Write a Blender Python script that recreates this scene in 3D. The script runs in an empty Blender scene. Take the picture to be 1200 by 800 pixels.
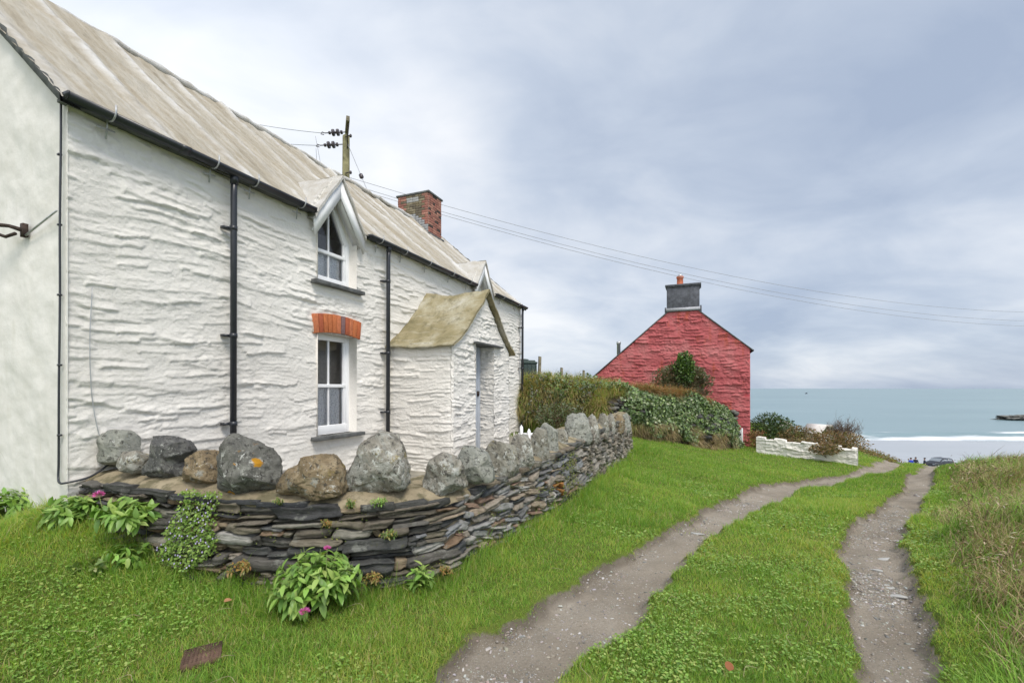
import bpy, math, random
import numpy as np
from mathutils import Vector, Matrix, Euler
R = math.radians
random.seed(7)
RNG = np.random.default_rng(11)
scene = bpy.context.scene
COL = scene.collection
F = 533.3          # focal length in photograph pixels (16 mm on a 36 mm sensor)
EYE = 1.6

# ------------------------------------------------------------------ helpers
def at(px, py, d):
    return ((px - 600) / F * d, d, EYE - (py - 455) / F * d)
def xy(px, d):
    return ((px - 600) / F * d, d)

def _hash(ix, iy, iz, seed):
    n = (ix.astype(np.int64) * 374761393 + iy.astype(np.int64) * 668265263
         + iz.astype(np.int64) * 1274126177 + seed * 974634221) & 0xffffffff
    n = ((n ^ (n >> 13)) * 1274126177) & 0xffffffff
    n = ((n ^ (n >> 16)) * 2246822519) & 0xffffffff
    n = n ^ (n >> 15)
    return (n & 0xffffff) / float(0xffffff)

def vnoise(x, y, z=None, seed=0):
    x = np.asarray(x, float); y = np.asarray(y, float)
    z = np.zeros_like(x) if z is None else np.asarray(z, float)
    ix, iy, iz = np.floor(x), np.floor(y), np.floor(z)
    fx, fy, fz = x - ix, y - iy, z - iz
    fx, fy, fz = [f * f * (3 - 2 * f) for f in (fx, fy, fz)]
    r = 0
    for a in (0, 1):
        for b in (0, 1):
            for c in (0, 1):
                w = (fx if a else 1 - fx) * (fy if b else 1 - fy) * (fz if c else 1 - fz)
                r = r + w * _hash(ix + a, iy + b, iz + c, seed)
    return r * 2 - 1

def fbm(x, y, z=None, seed=0, octv=4):
    r, a, f = 0, 0.5, 1.0
    for i in range(octv):
        r = r + a * vnoise(x * f, y * f, None if z is None else z * f, seed + i * 17)
        a *= 0.5; f *= 2.03
    return r

def sstep(a, b, x):
    t = np.clip((x - a) / (b - a), 0, 1)
    return t * t * (3 - 2 * t)

def make_mesh(name, V, faces, mat=None, parent=None, smooth=False, col=None, fmat=None):
    """V (n,3); faces: list of (m,k) int arrays or python lists; one mesh object."""
    V = np.asarray(V, np.float32)
    me = bpy.data.meshes.new(name)
    loops, starts, pos = [], [], 0
    for f in faces:
        f = np.asarray(f, np.int32)
        if f.size == 0: continue
        n, k = f.shape
        loops.append(f.ravel()); starts.append(pos + np.arange(n) * k); pos += n * k
    loops = np.concatenate(loops); starts = np.concatenate(starts)
    me.vertices.add(len(V)); me.vertices.foreach_set('co', V.ravel())
    me.loops.add(len(loops)); me.loops.foreach_set('vertex_index', loops)
    me.polygons.add(len(starts)); me.polygons.foreach_set('loop_start', starts.astype(np.int32))
    if col is not None:
        at_ = me.attributes.new('col', 'FLOAT_COLOR', 'POINT')
        c = np.ones((len(V), 4), np.float32); c[:, :3] = col
        at_.data.foreach_set('color', c.ravel())
    me.update(calc_edges=True); me.validate()
    if smooth:
        me.polygons.foreach_set('use_smooth', np.ones(len(me.polygons), bool))
    if mat is not None: me.materials.append(mat)
    return link(name, me, parent)

def link(name, me, parent=None):
    o = bpy.data.objects.new(name, me)
    COL.objects.link(o)
    if parent is not None: o.parent = parent
    return o

def tag(o, label=None, cat=None, group=None, kind=None):
    if label: o['label'] = label
    if cat: o['category'] = cat
    if group: o['group'] = group
    if kind: o['kind'] = kind
    return o

def thing(name, label, cat, loc=(0, 0, 0), rz=0.0, group=None):
    o = link(name, None)
    o.location = loc; o.rotation_euler = (0, 0, rz)
    o.empty_display_size = 0.2
    return tag(o, label, cat, group)

def part_label(o, label):
    o['label'] = label; return o

class MB:
    """collects simple shapes into one mesh"""
    def __init__(s): s.v = []; s.f = {}; s.c = []; s.n = 0
    def add(s, V, faces, col=(1, 1, 1)):
        V = np.asarray(V, float).reshape(-1, 3)
        s.v.append(V)
        for f in faces:
            s.f.setdefault(len(f), []).append([i + s.n for i in f])
        c = np.asarray(col, float)
        s.c.append(np.broadcast_to(c, (len(V), 3)) if c.ndim == 1 else c)
        s.n += len(V)
    def box(s, x0, x1, y0, y1, z0, z1, col=(1, 1, 1)):
        V = [(x, y, z) for x in (x0, x1) for y in (y0, y1) for z in (z0, z1)]
        s.add(V, [(0, 1, 3, 2), (4, 6, 7, 5), (0, 4, 5, 1), (2, 3, 7, 6), (0, 2, 6, 4), (1, 5, 7, 3)], col)
    def hull8(s, V, col=(1, 1, 1)):
        s.add(V, [(0, 1, 3, 2), (4, 6, 7, 5), (0, 4, 5, 1), (2, 3, 7, 6), (0, 2, 6, 4), (1, 5, 7, 3)], col)
    def prism(s, poly, axis, a, b, col=(1, 1, 1)):
        """poly: 2-D outline; axis 1: (x,z) outline between y=a..b; axis 0: (y,z) outline between x=a..b; axis 2: (x,y)"""
        n = len(poly); V = []
        for k in (a, b):
            for p, q in poly:
                V.append((p, k, q) if axis == 1 else (k, p, q) if axis == 0 else (p, q, k))
        fs = [tuple(range(n)), tuple(range(2 * n - 1, n - 1, -1))]
        fs += [(i, i + n, (i + 1) % n + n, (i + 1) % n) for i in range(n)]
        s.add(V, fs, col)
    def tube(s, pts, r, seg=8, col=(1, 1, 1), caps=True):
        pts = [Vector(p) for p in pts]; n = len(pts)
        rr = r if hasattr(r, '__len__') else [r] * n
        V = []; up = None
        for i, p in enumerate(pts):
            d = (pts[min(i + 1, n - 1)] - pts[max(i - 1, 0)]).normalized()
            if up is None:
                up = d.orthogonal().normalized()
            up = (up - d * up.dot(d))
            up = up.normalized() if up.length > 1e-6 else d.orthogonal().normalized()
            sd = d.cross(up)
            for k in range(seg):
                a = 2 * math.pi * k / seg
                V.append(p + (up * math.cos(a) + sd * math.sin(a)) * rr[i])
        fs = []
        for i in range(n - 1):
            for k in range(seg):
                k2 = (k + 1) % seg
                fs.append((i * seg + k, i * seg + k2, (i + 1) * seg + k2, (i + 1) * seg + k))
        if caps:
            fs.append(tuple(range(seg - 1, -1, -1))); fs.append(tuple(range((n - 1) * seg, n * seg)))
        s.add([tuple(v) for v in V], fs, col)
    def lathe(s, c, prof, seg=14, col=(1, 1, 1)):
        V = []; fs = []
        for r, z in prof:
            for k in range(seg):
                a = 2 * math.pi * k / seg
                V.append((c[0] + r * math.cos(a), c[1] + r * math.sin(a), c[2] + z))
        for i in range(len(prof) - 1):
            for k in range(seg):
                k2 = (k + 1) % seg
                fs.append((i * seg + k, i * seg + k2, (i + 1) * seg + k2, (i + 1) * seg + k))
        fs.append(tuple(range(seg - 1, -1, -1))); fs.append(tuple(range((len(prof) - 1) * seg, len(prof) * seg)))
        s.add(V, fs, col)
    def build(s, name, mat, parent=None, smooth=False, bevel=0.0):
        o = make_mesh(name, np.concatenate(s.v), list(s.f.values()), mat, parent, smooth, np.concatenate(s.c))
        if bevel:
            m = o.modifiers.new('bevel', 'BEVEL'); m.width = bevel; m.segments = 2; m.limit_method = 'ANGLE'; m.angle_limit = R(40)
        return o

def grid_faces(n, m, keep=None):
    i, j = np.meshgrid(np.arange(n - 1), np.arange(m - 1), indexing='ij')
    a = i * m + j
    f = np.stack([a, a + m, a + m + 1, a + 1], -1).reshape(-1, 4)
    return f if keep is None else f[keep.ravel()]

def compact(V, f, col=None):
    u, inv = np.unique(f.ravel(), return_inverse=True)
    return V[u], inv.reshape(f.shape), (None if col is None else col[u])

def catmull(P, n=12):
    P = np.asarray(P, float)
    Q = np.vstack([2 * P[0] - P[1], P, 2 * P[-1] - P[-2]])
    out = []
    for i in range(1, len(Q) - 2):
        for t in np.linspace(0, 1, n, endpoint=False):
            out.append(0.5 * ((2 * Q[i]) + (-Q[i - 1] + Q[i + 1]) * t + (2 * Q[i - 1] - 5 * Q[i] + 4 * Q[i + 1] - Q[i + 2]) * t ** 2
                       + (-Q[i - 1] + 3 * Q[i] - 3 * Q[i + 1] + Q[i + 2]) * t ** 3))
    out.append(P[-1])
    return np.array(out)

# ------------------------------------------------------------------ materials
class Mt:
    def __init__(s, name, rough=0.85, spec=0.3):
        s.m = bpy.data.materials.new(name); s.m.use_nodes = True
        s.nt = s.m.node_tree; s.b = s.nt.nodes['Principled BSDF']; s.out = s.nt.nodes['Material Output']
        s.b.inputs['Roughness'].default_value = rough
        s.b.inputs['Specular IOR Level'].default_value = spec
        s.tc = s.nt.nodes.new('ShaderNodeTexCoord')
    def nd(s, t, **k):
        n = s.nt.nodes.new(t)
        for a, v in k.items(): setattr(n, a, v)
        return n
    def L(s, a, b): s.nt.links.new(a, b)
    def coord(s, scale=(1, 1, 1), rot=(0, 0, 0)):
        mp = s.nd('ShaderNodeMapping'); mp.inputs['Scale'].default_value = scale; mp.inputs['Rotation'].default_value = rot
        s.L(s.tc.outputs['Object'], mp.inputs['Vector']); return mp.outputs[0]
    def noise(s, scale, detail=5, rough=0.55, sc=(1, 1, 1), dist=0.0):
        n = s.nd('ShaderNodeTexNoise'); n.inputs['Scale'].default_value = scale; n.inputs['Detail'].default_value = detail
        n.inputs['Roughness'].default_value = rough; n.inputs['Distortion'].default_value = dist
        s.L(s.coord(sc), n.inputs['Vector']); return n.outputs['Fac']
    def voro(s, scale, sc=(1, 1, 1), feature='F1', out='Distance'):
        n = s.nd('ShaderNodeTexVoronoi', feature=feature); n.inputs['Scale'].default_value = scale
        s.L(s.coord(sc), n.inputs['Vector']); return n.outputs[out]
    def ramp(s, fac, stops, interp='LINEAR'):
        r = s.nd('ShaderNodeValToRGB'); r.color_ramp.interpolation = interp
        e = r.color_ramp.elements
        while len(e) < len(stops): e.new(0.5)
        for el, (p, c) in zip(e, stops):
            el.position = p; el.color = (*(c if hasattr(c, '__len__') else (c, c, c)), 1)
        s.L(fac, r.inputs[0]); return r.outputs[0]
    def mix(s, fac, a, b, mode='MIX'):
        n = s.nd('ShaderNodeMix', data_type='RGBA', blend_type=mode)
        for v, i in ((fac, 0), (a, 6), (b, 7)):
            if hasattr(v, 'is_linked'): s.L(v, n.inputs[i])
            elif i == 0: n.inputs[0].default_value = v
            else: n.inputs[i].default_value = (*v, 1)
        return n.outputs[2]
    def attr(s, name='col'):
        n = s.nd('ShaderNodeAttribute', attribute_name=name); return n.outputs['Color']
    def math(s, op, a, b=0.0):
        n = s.nd('ShaderNodeMath', operation=op)
        for v, i in ((a, 0), (b, 1)):
            if hasattr(v, 'is_linked'): s.L(v, n.inputs[i])
            else: n.inputs[i].default_value = v
        return n.outputs[0]
    def base(s, c):
        if hasattr(c, 'is_linked'): s.L(c, s.b.inputs['Base Color'])
        else: s.b.inputs['Base Color'].default_value = (*c, 1)
        return s
    def bump(s, h, strength=0.4, dist=0.01):
        n = s.nd('ShaderNodeBump'); n.inputs['Strength'].default_value = strength; n.inputs['Distance'].default_value = dist
        s.L(h, n.inputs['Height']); s.L(n.outputs[0], s.b.inputs['Normal']); return s
    def rough(s, v): s.L(v, s.b.inputs['Roughness']); return s

MATS = {}
def simple(name, c, rough=0.6, spec=0.4, var=0.12, scale=18, metal=0.0, bump=0.15):
    t = Mt(name, rough, spec)
    n = t.noise(scale, 4)
    lo = tuple(x * (1 - var) for x in c); hi = tuple(min(1, x * (1 + var)) for x in c)
    t.base(t.ramp(n, [(0.3, lo), (0.7, hi)])); t.b.inputs['Metallic'].default_value = metal
    if bump: t.bump(n, bump, 0.004)
    MATS[name] = t.m; return t.m

def foliage(name, rough=0.5, spec=0.35, trans=0.3):
    t = Mt(name, rough, spec)
    c = t.attr(); t.base(c)
    tr = t.nd('ShaderNodeBsdfTranslucent'); t.L(t.mix(1.0, c, (1.5, 1.5, 0.7), 'MULTIPLY'), tr.inputs[0])
    mx = t.nd('ShaderNodeMixShader'); mx.inputs[0].default_value = trans
    t.L(t.b.outputs[0], mx.inputs[1]); t.L(tr.outputs[0], mx.inputs[2]); t.L(mx.outputs[0], t.out.inputs[0])
    MATS[name] = t.m; return t.m

M_LEAF = foliage('leaf_green', 0.42, 0.4, 0.25)
M_IVY = foliage('ivy_leaf', 0.38, 0.45, 0.12)
M_GRASS = foliage('grass_blade', 0.5, 0.3, 0.5)
M_DRY = foliage('dry_grass', 0.75, 0.15, 0.25)
M_PETAL = foliage('petal', 0.6, 0.2, 0.3)

def mat_whitewash():
    t = Mt('whitewashed_stone', 0.8, 0.25)
    big = t.noise(0.9, 5); fine = t.noise(22, 5); streak = t.noise(3.0, 4, sc=(3, 3, 0.5))
    c = t.ramp(big, [(0.3, (0.68, 0.655, 0.61)), (0.7, (0.755, 0.735, 0.69))])
    c = t.mix(t.ramp(streak, [(0.6, 0.0), (0.82, 0.3)]), c, (0.6, 0.585, 0.53))
    c = t.mix(t.ramp(t.noise(45, 3), [(0.7, 0.0), (0.8, 0.35)]), c, (0.5, 0.48, 0.44))
    c = t.mix(t.ramp(t.noise(5, 8, 0.75), [(0.60, 0.0), (0.70, 0.5)]), c, (0.60, 0.575, 0.50))
    t.base(c); t.bump(t.noise(30, 9, 0.72), 0.8, 0.016); return t.m
def mat_render():
    t = Mt('smooth_white_render', 0.85, 0.2)
    big = t.noise(1.6, 8, 0.72); st = t.noise(2.2, 7, 0.7, sc=(3.5, 3.5, 0.6))
    c = t.ramp(big, [(0.3, (0.61, 0.595, 0.555)), (0.55, (0.69, 0.675, 0.645)), (0.75, (0.73, 0.715, 0.69))])
    c = t.mix(t.ramp(st, [(0.56, 0.0), (0.8, 0.4)]), c, (0.50, 0.48, 0.40))
    # fine cracks
    v = t.voro(0.9, feature='DISTANCE_TO_EDGE'); 
    w = t.ramp(t.noise(0.7, 2), [(0.55, 0.0), (0.62, 1.0)])
    cr = t.math('MULTIPLY', t.ramp(v, [(0.0, 1.0), (0.006, 0.0)]), w)
    c = t.mix(t.math('MULTIPLY', cr, 0.5), c, (0.42, 0.40, 0.36))
    t.base(c); t.bump(t.noise(9, 6), 0.35, 0.02); return t.m
def mat_roof():
    t = Mt('cement_washed_roof', 0.9, 0.15)
    st = t.noise(1.0, 6, 0.62, sc=(7, 0.55, 0.55), dist=0.25); big = t.noise(0.7, 4)
    c = t.ramp(st, [(0.25, (0.235, 0.205, 0.155)), (0.45, (0.345, 0.31, 0.245)), (0.58, (0.42, 0.395, 0.34)), (0.72, (0.50, 0.49, 0.465))])
    c = t.mix(t.ramp(big, [(0.45, 0.0), (0.7, 0.35)]), c, (0.34, 0.285, 0.20))
    rib = t.nd('ShaderNodeSeparateXYZ'); t.L(t.attr(), rib.inputs[0]); rib = rib.outputs[0]
    c = t.mix(t.math('MULTIPLY', rib, t.ramp(t.noise(5, 4, sc=(1, 1, 1)), [(0.3, 0.25), (0.6, 0.85)])), c, (0.58, 0.58, 0.575))
    c = t.mix(t.ramp(t.noise(16, 6, 0.7, sc=(1, .6, .6)), [(0.54, 0.0), (0.72, 0.45)]), c, (0.27, 0.25, 0.20))
    c = t.mix(t.ramp(t.noise(4, 7, 0.7), [(0.56, 0.0), (0.66, 0.35)]), c, (0.36, 0.345, 0.30))
    t.base(c); t.bump(t.noise(22, 8, 0.72, sc=(1.5, 0.9, 0.9)), 0.8, 0.02); return t.m
def mat_porch_roof():
    t = Mt('mossy_cement_roof', 0.9, 0.15)
    a = t.noise(1.6, 6, 0.6); 
    c = t.ramp(a, [(0.3, (0.20, 0.175, 0.095)), (0.48, (0.29, 0.25, 0.145)), (0.6, (0.39, 0.36, 0.26)), (0.76, (0.52, 0.50, 0.44))])
    c = t.mix(t.ramp(t.noise(20, 5), [(0.55, 0.0), (0.75, 0.45)]), c, (0.2, 0.18, 0.11))
    c = t.mix(t.ramp(t.noise(5, 5, sc=(3, 0.4, 0.4)), [(0.55, 0.0), (0.75, 0.4)]), c, (0.5, 0.48, 0.40))
    c = t.mix(t.ramp(t.noise(6, 8, 0.75), [(0.52, 0.0), (0.64, 0.6)]), c, (0.13, 0.12, 0.07))
    t.base(c); t.bump(t.noise(20, 8, 0.72), 0.9, 0.025); return t.m
def mat_red():
    t = Mt('red_painted_stone', 0.75, 0.2)
    big = t.noise(0.8, 6, 0.6); st = t.noise(1.4, 5, sc=(1.6, 1.6, 0.5))
    c = t.ramp(big, [(0.3, (0.31, 0.064, 0.07)), (0.5, (0.39, 0.10, 0.105)), (0.68, (0.46, 0.165, 0.165))])
    c = t.mix(t.ramp(st, [(0.57, 0.0), (0.70, 0.7)]), c, (0.36, 0.075, 0.03))
    c = t.mix(t.ramp(t.noise(14, 4), [(0.6, 0.0), (0.8, 0.3)]), c, (0.33, 0.06, 0.06))
    t.base(c); t.bump(t.noise(8, 5), 0.5, 0.03); return t.m
def mat_stone():
    t = Mt('slate_stone', 0.8, 0.3)
    c = t.attr()
    n = t.noise(9, 8, 0.7, sc=(1, 1, 2.2))
    c = t.mix(1.0, c, t.ramp(n, [(0.25, 0.45), (0.5, 0.95), (0.75, 1.5)]), 'MULTIPLY')
    c = t.mix(t.ramp(t.noise(6, 6, 0.7), [(0.58, 0.0), (0.66, 0.5)]), c, (0.36, 0.37, 0.33))
    c = t.mix(t.ramp(t.noise(13, 5, 0.7, sc=(1.3, 1, 1)), [(0.62, 0.0), (0.68, 0.5)]), c, (0.11, 0.115, 0.045))
    t.base(c); t.bump(t.noise(22, 9, 0.74, sc=(1, 1, 3.5)), 1.0, 0.03); return t.m
def mat_rock(name, lo, mid, hi, lichen=0.5, orange=0.0, white=0.35, yellow=0.0):
    t = Mt(name, 0.92, 0.15)
    n = t.noise(5.5, 10, 0.72, dist=1.2)
    lo, mid, hi = [tuple(min(.6, x * 1.3) for x in q) for q in (lo, mid, hi)]
    c = t.ramp(n, [(0.32, lo), (0.5, mid), (0.68, hi)])
    c = t.mix(t.ramp(t.noise(3.2, 9, 0.74, dist=0.8), [(0.57 - 0.10 * lichen, 0.0), (0.61 - 0.08 * lichen, 0.85)]), c, (0.33, 0.335, 0.30))
    c = t.mix(t.ramp(t.noise(21, 6, 0.75), [(0.54, 0.0), (0.60, 0.8)]), c, (0.045, 0.043, 0.04))
    msk = t.ramp(t.noise(2.1, 4), [(0.47, 0.0), (0.55, 1.0)])
    c = t.mix(t.math('MULTIPLY', t.ramp(t.noise(12, 9, 0.78, dist=0.5), [(0.60 - .1 * white, 0.0), (0.63 - .1 * white, 0.9)]), msk), c, (0.58, 0.59, 0.55))
    c = t.mix(t.ramp(t.noise(70, 3, 0.6), [(0.66, 0.0), (0.72, 0.6)]), c, (0.5, 0.5, 0.46))
    if yellow: c = t.mix(t.ramp(t.noise(8, 6, 0.7), [(0.6, 0.0), (0.66, yellow)]), c, (0.30, 0.24, 0.07))
    if orange:
        o = t.nd('ShaderNodeTexVoronoi'); o.inputs['Scale'].default_value = 6.0
        nz = t.nd('ShaderNodeTexNoise'); nz.inputs['Scale'].default_value = 14; t.L(t.coord(), nz.inputs['Vector'])
        va = t.nd('ShaderNodeVectorMath', operation='MULTIPLY_ADD'); t.L(nz.outputs['Color'], va.inputs[0]); va.inputs[1].default_value = (.09, .09, .09); t.L(t.coord(), va.inputs[2])
        t.L(va.outputs[0], o.inputs['Vector'])
        m2 = t.ramp(t.noise(2.6, 2), [(0.5, 0.0), (0.55, orange)])
        c = t.mix(t.math('MULTIPLY', t.ramp(o.outputs['Distance'], [(0.20, 1.0), (0.24, 0.0)]), m2), c, (0.50, 0.25, 0.025))
    t.base(c); t.bump(t.noise(20, 10, 0.75, dist=0.6), 1.0, 0.035); return t.m
def mat_cap():
    t = Mt('sandy_mortar', 0.92, 0.12)
    c = t.ramp(t.noise(3, 6), [(0.3, (0.19, 0.16, 0.105)), (0.5, (0.29, 0.245, 0.165)), (0.72, (0.36, 0.31, 0.215))])
    c = t.mix(t.ramp(t.noise(7, 7, 0.7), [(0.47, 0.0), (0.60, 0.85)]), c, (0.12, 0.11, 0.065))
    t.base(c); t.bump(t.noise(25, 8, .7), 0.9, 0.02); return t.m
def mat_mortar():
    t = Mt('wall_mortar', 0.95, 0.1)
    c = t.mix(1.0, t.attr(), t.ramp(t.noise(14, 6, 0.7), [(0.3, 0.55), (0.7, 1.3)]), 'MULTIPLY')
    c = t.mix(t.ramp(t.noise(7, 5), [(0.55, 0.0), (0.68, 0.5)]), c, (0.075, 0.085, 0.03))
    t.base(c); t.bump(t.noise(30, 6), 0.8, 0.02); return t.m
def mat_attr(name, rough=0.8, spec=0.3, scale=20, bs=0.4):
    t = Mt(name, rough, spec)
    n = t.noise(scale, 6, 0.65)
    t.base(t.mix(1.0, t.attr(), t.ramp(n, [(0.3, 0.75), (0.7, 1.2)]), 'MULTIPLY')); t.bump(n, bs, 0.01); return t.m
def mat_ground():
    """turf soil and gravel in one: attribute R = how worn (0 turf, 1 rut), G = bare cut earth"""
    t = Mt('turf_and_track', 0.94, 0.14)
    at_ = t.nd('ShaderNodeSeparateXYZ'); t.L(t.attr(), at_.inputs[0])
    g = t.ramp(t.noise(2.2, 6, 0.6), [(0.3, (0.09, 0.125, 0.025)), (0.55, (0.13, 0.185, 0.03)), (0.75, (0.16, 0.19, 0.045))])
    g = t.mix(t.ramp(t.noise(30, 4), [(0.5, 0.0), (0.75, 0.6)]), g, (0.06, 0.06, 0.022))
    c = t.ramp(t.noise(1.6, 6, 0.6), [(0.3, (0.22, 0.19, 0.15)), (0.55, (0.31, 0.272, 0.222)), (0.78, (0.39, 0.35, 0.295))])
    c = t.mix(t.ramp(t.noise(60, 5, 0.75), [(0.48, 0.0), (0.68, 0.6)]), c, (0.19, 0.165, 0.135))
    v = t.voro(75.0); m = t.ramp(t.noise(5, 4), [(0.42, 0.0), (0.62, 1.0)])
    c = t.mix(t.math('MULTIPLY', t.ramp(v, [(0.18, 0.8), (0.3, 0.0)]), m), c, (0.50, 0.485, 0.46))
    c = t.mix(t.math('MULTIPLY', at_.outputs[1], 0.65), c, (0.075, 0.06, 0.045))
    nz = t.math('MULTIPLY', t.math('SUBTRACT', t.noise(11, 6, 0.7), 0.5), 0.9)
    w = t.ramp(t.math('ADD', at_.outputs[0], nz), [(0.22, 0.0), (0.42, 1.0)])
    t.base(t.mix(w, g, c)); t.bump(t.noise(55, 7, 0.75), 0.9, 0.025); return t.m
def mat_sea():
    t = Mt('sea_water', 0.32, 0.5)
    c = t.ramp(t.noise(0.012, 5, 0.6, sc=(0.35, 1, 1)), [(0.3, (0.155, 0.24, 0.262)), (0.7, (0.215, 0.305, 0.325))])
    pos = t.nd('ShaderNodeSeparateXYZ'); t.L(t.tc.outputs['Object'], pos.inputs[0])
    y = t.math('ADD', pos.outputs['Y'], t.math('MULTIPLY', t.math('SUBTRACT', t.noise(0.035, 4, 0.6, sc=(1, 0.25, 1)), 0.5), 16.0))
    band = t.ramp(t.math('MULTIPLY', t.math('SUBTRACT', y, 90.0), 1 / 60.0),
                  [(0.0, 0.40), (0.06, 0.48), (0.13, 0.60), (0.19, 0.52), (0.25, 0.2), (0.30, 0.06), (0.335, 0.34), (0.37, 0.08), (1.0, 0.0)])
    fo = t.math('ADD', t.math('MULTIPLY', t.math('SUBTRACT', t.noise(0.10, 8, 0.72, sc=(0.22, 1.0, 1)), 0.5), 2.0), 0.55)
    foam = t.ramp(t.math('ADD', t.math('MULTIPLY', band, 1.0), t.math('SUBTRACT', fo, 0.5)), [(0.36, 0.0), (0.56, 0.95)])
    t.base(t.mix(foam, c, (0.78, 0.80, 0.81)))
    t.bump(t.noise(0.5, 6, 0.65, sc=(0.35, 1, 1)), 0.35, 0.5); return t.m
def mat_sand():
    t = Mt('wet_sand', 0.25, 0.5)
    n = t.noise(0.03, 5, 0.6, sc=(0.4, 1, 1))
    c = t.ramp(n, [(0.3, (0.30, 0.32, 0.34)), (0.7, (0.40, 0.42, 0.44))])
    c = t.mix(t.ramp(t.noise(0.09, 5, 0.6, sc=(0.12, 1, 1)), [(0.60, 0.0), (0.7, 0.5)]), c, (0.20, 0.22, 0.235))
    t.base(c); t.bump(t.noise(2, 4, sc=(.4, 1, 1)), 0.15, 0.05); return t.m

M_WHITE = mat_whitewash(); M_RENDER = mat_render(); M_ROOF = mat_roof(); M_PROOF = mat_porch_roof(); M_RED = mat_red()
M_STONE = mat_stone(); M_CAP = mat_cap(); M_MORTAR = mat_mortar(); M_GROUND = mat_ground()
M_SEA = mat_sea(); M_SAND = mat_sand()
M_BRICK = mat_attr('old_brick', 0.85, 0.2, 30)
M_PEBBLE = mat_attr('pebble', 0.8, 0.3, 30)
M_BLACK = simple('black_plastic', (0.022, 0.025, 0.032), 0.35, 0.5, 0.2, 8, bump=0.05)
M_GALV = simple('galvanised_steel', (0.42, 0.43, 0.44), 0.45, 0.5, 0.2, 20, 0.6)
M_PAINT = simple('white_gloss_paint', (0.80, 0.81, 0.82), 0.4, 0.4, 0.03, 12, bump=0.05)
M_SLATE = simple('slate_slab', (0.10, 0.105, 0.105), 0.7, 0.35, 0.45, 7, bump=0.6)
M_DOOR = simple('pale_blue_door', (0.42, 0.46, 0.52), 0.5, 0.4, 0.1, 6)
M_WOOD = simple('weathered_wood', (0.19, 0.17, 0.12), 0.85, 0.2, 0.4, 9, bump=0.5)
M_POLE = simple('creosoted_pole', (0.17, 0.16, 0.085), 0.85, 0.2, 0.4, 6, bump=0.5)
M_IRON = simple('rusty_iron', (0.05, 0.035, 0.03), 0.8, 0.3, 0.5, 25, 0.2, 0.6)
M_PORC = simple('brown_insulator', (0.05, 0.04, 0.045), 0.3, 0.5, 0.2)
M_WIRE = simple('grey_wire', (0.30, 0.31, 0.33), 0.5, 0.4, 0.05, bump=0)
M_TERRA = simple('terracotta', (0.42, 0.13, 0.07), 0.8, 0.2, 0.2, 10)
M_DKSLATE = simple('dark_rendered_slate', (0.085, 0.09, 0.105), 0.75, 0.3, 0.35, 8, bump=0.6)
M_LEAD = simple('lead_flashing', (0.36, 0.37, 0.40), 0.6, 0.4, 0.2)
M_GREENTANK = simple('dark_green_plastic', (0.03, 0.055, 0.05), 0.45, 0.4, 0.2)
M_TWIG = simple('brown_twig', (0.13, 0.09, 0.06), 0.9, 0.15, 0.3, 20)
M_CONC = simple('courtyard_concrete', (0.26, 0.245, 0.205), 0.95, 0.15, 0.3, 5, bump=0.4)
def glass():
    t = Mt('window_glass', 0.04, 0.5); t.base((0.02, 0.025, 0.03))
    tr = t.nd('ShaderNodeBsdfTransparent'); tr.inputs[0].default_value = (0.97, 0.98, 1.0, 1)
    gl = t.nd('ShaderNodeBsdfGlossy'); gl.inputs['Roughness'].default_value = 0.03
    fr = t.nd('ShaderNodeFresnel'); fr.inputs[0].default_value = 1.75
    mx = t.nd('ShaderNodeMixShader')
    t.L(fr.outputs[0], mx.inputs[0]); t.L(tr.outputs[0], mx.inputs[1]); t.L(gl.outputs[0], mx.inputs[2]); t.L(mx.outputs[0], t.out.inputs[0])
    return t.m
M_GLASS = glass()
def lace():
    t = Mt('net_curtain', 0.9, 0.1); t.base((0.93, 0.93, 0.94))
    v = t.voro(70, sc=(1, 1, 0.8)); a = t.ramp(v, [(0.28, 0.8), (0.42, 1.0)]); t.base(t.ramp(t.voro(48, sc=(1, 1, 0.7)), [(0.22, (0.66, 0.67, 0.70)), (0.36, (0.95, 0.95, 0.95))]))
    fold = t.noise(14, 2, sc=(1, 1, 0.05)); a = t.math('MULTIPLY', a, t.ramp(fold, [(0.3, 0.92), (0.7, 1.0)]))
    t.L(a, t.b.inputs['Alpha']); return t.m
M_LACE = lace()
# ------------------------------------------------------------------ camera, light, sky
cam_d = bpy.data.cameras.new('camera'); cam = link('camera', cam_d)
cam.location = (0, 0, EYE); cam.rotation_euler = (R(90), 0, 0)
cam_d.lens = 16; cam_d.sensor_width = 36; cam_d.shift_y = 55 / 1200
cam_d.clip_end = 60000; cam_d.clip_start = 0.05
scene.camera = cam

SUN_EL, SUN_AZ = 56, 152       # azimuth clockwise from +Y: over the photographer's right shoulder
sun_d = bpy.data.lights.new('sun', 'SUN'); sun = link('sun', sun_d)
sun_d.energy = 2.3; sun_d.angle = R(20); sun_d.color = (1.0, 0.925, 0.83)
sd = Vector((math.sin(R(SUN_AZ)) * math.cos(R(SUN_EL)), math.cos(R(SUN_AZ)) * math.cos(R(SUN_EL)), math.sin(R(SUN_EL))))
sun.rotation_euler = sd.to_track_quat('Z', 'Y').to_euler()

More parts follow.
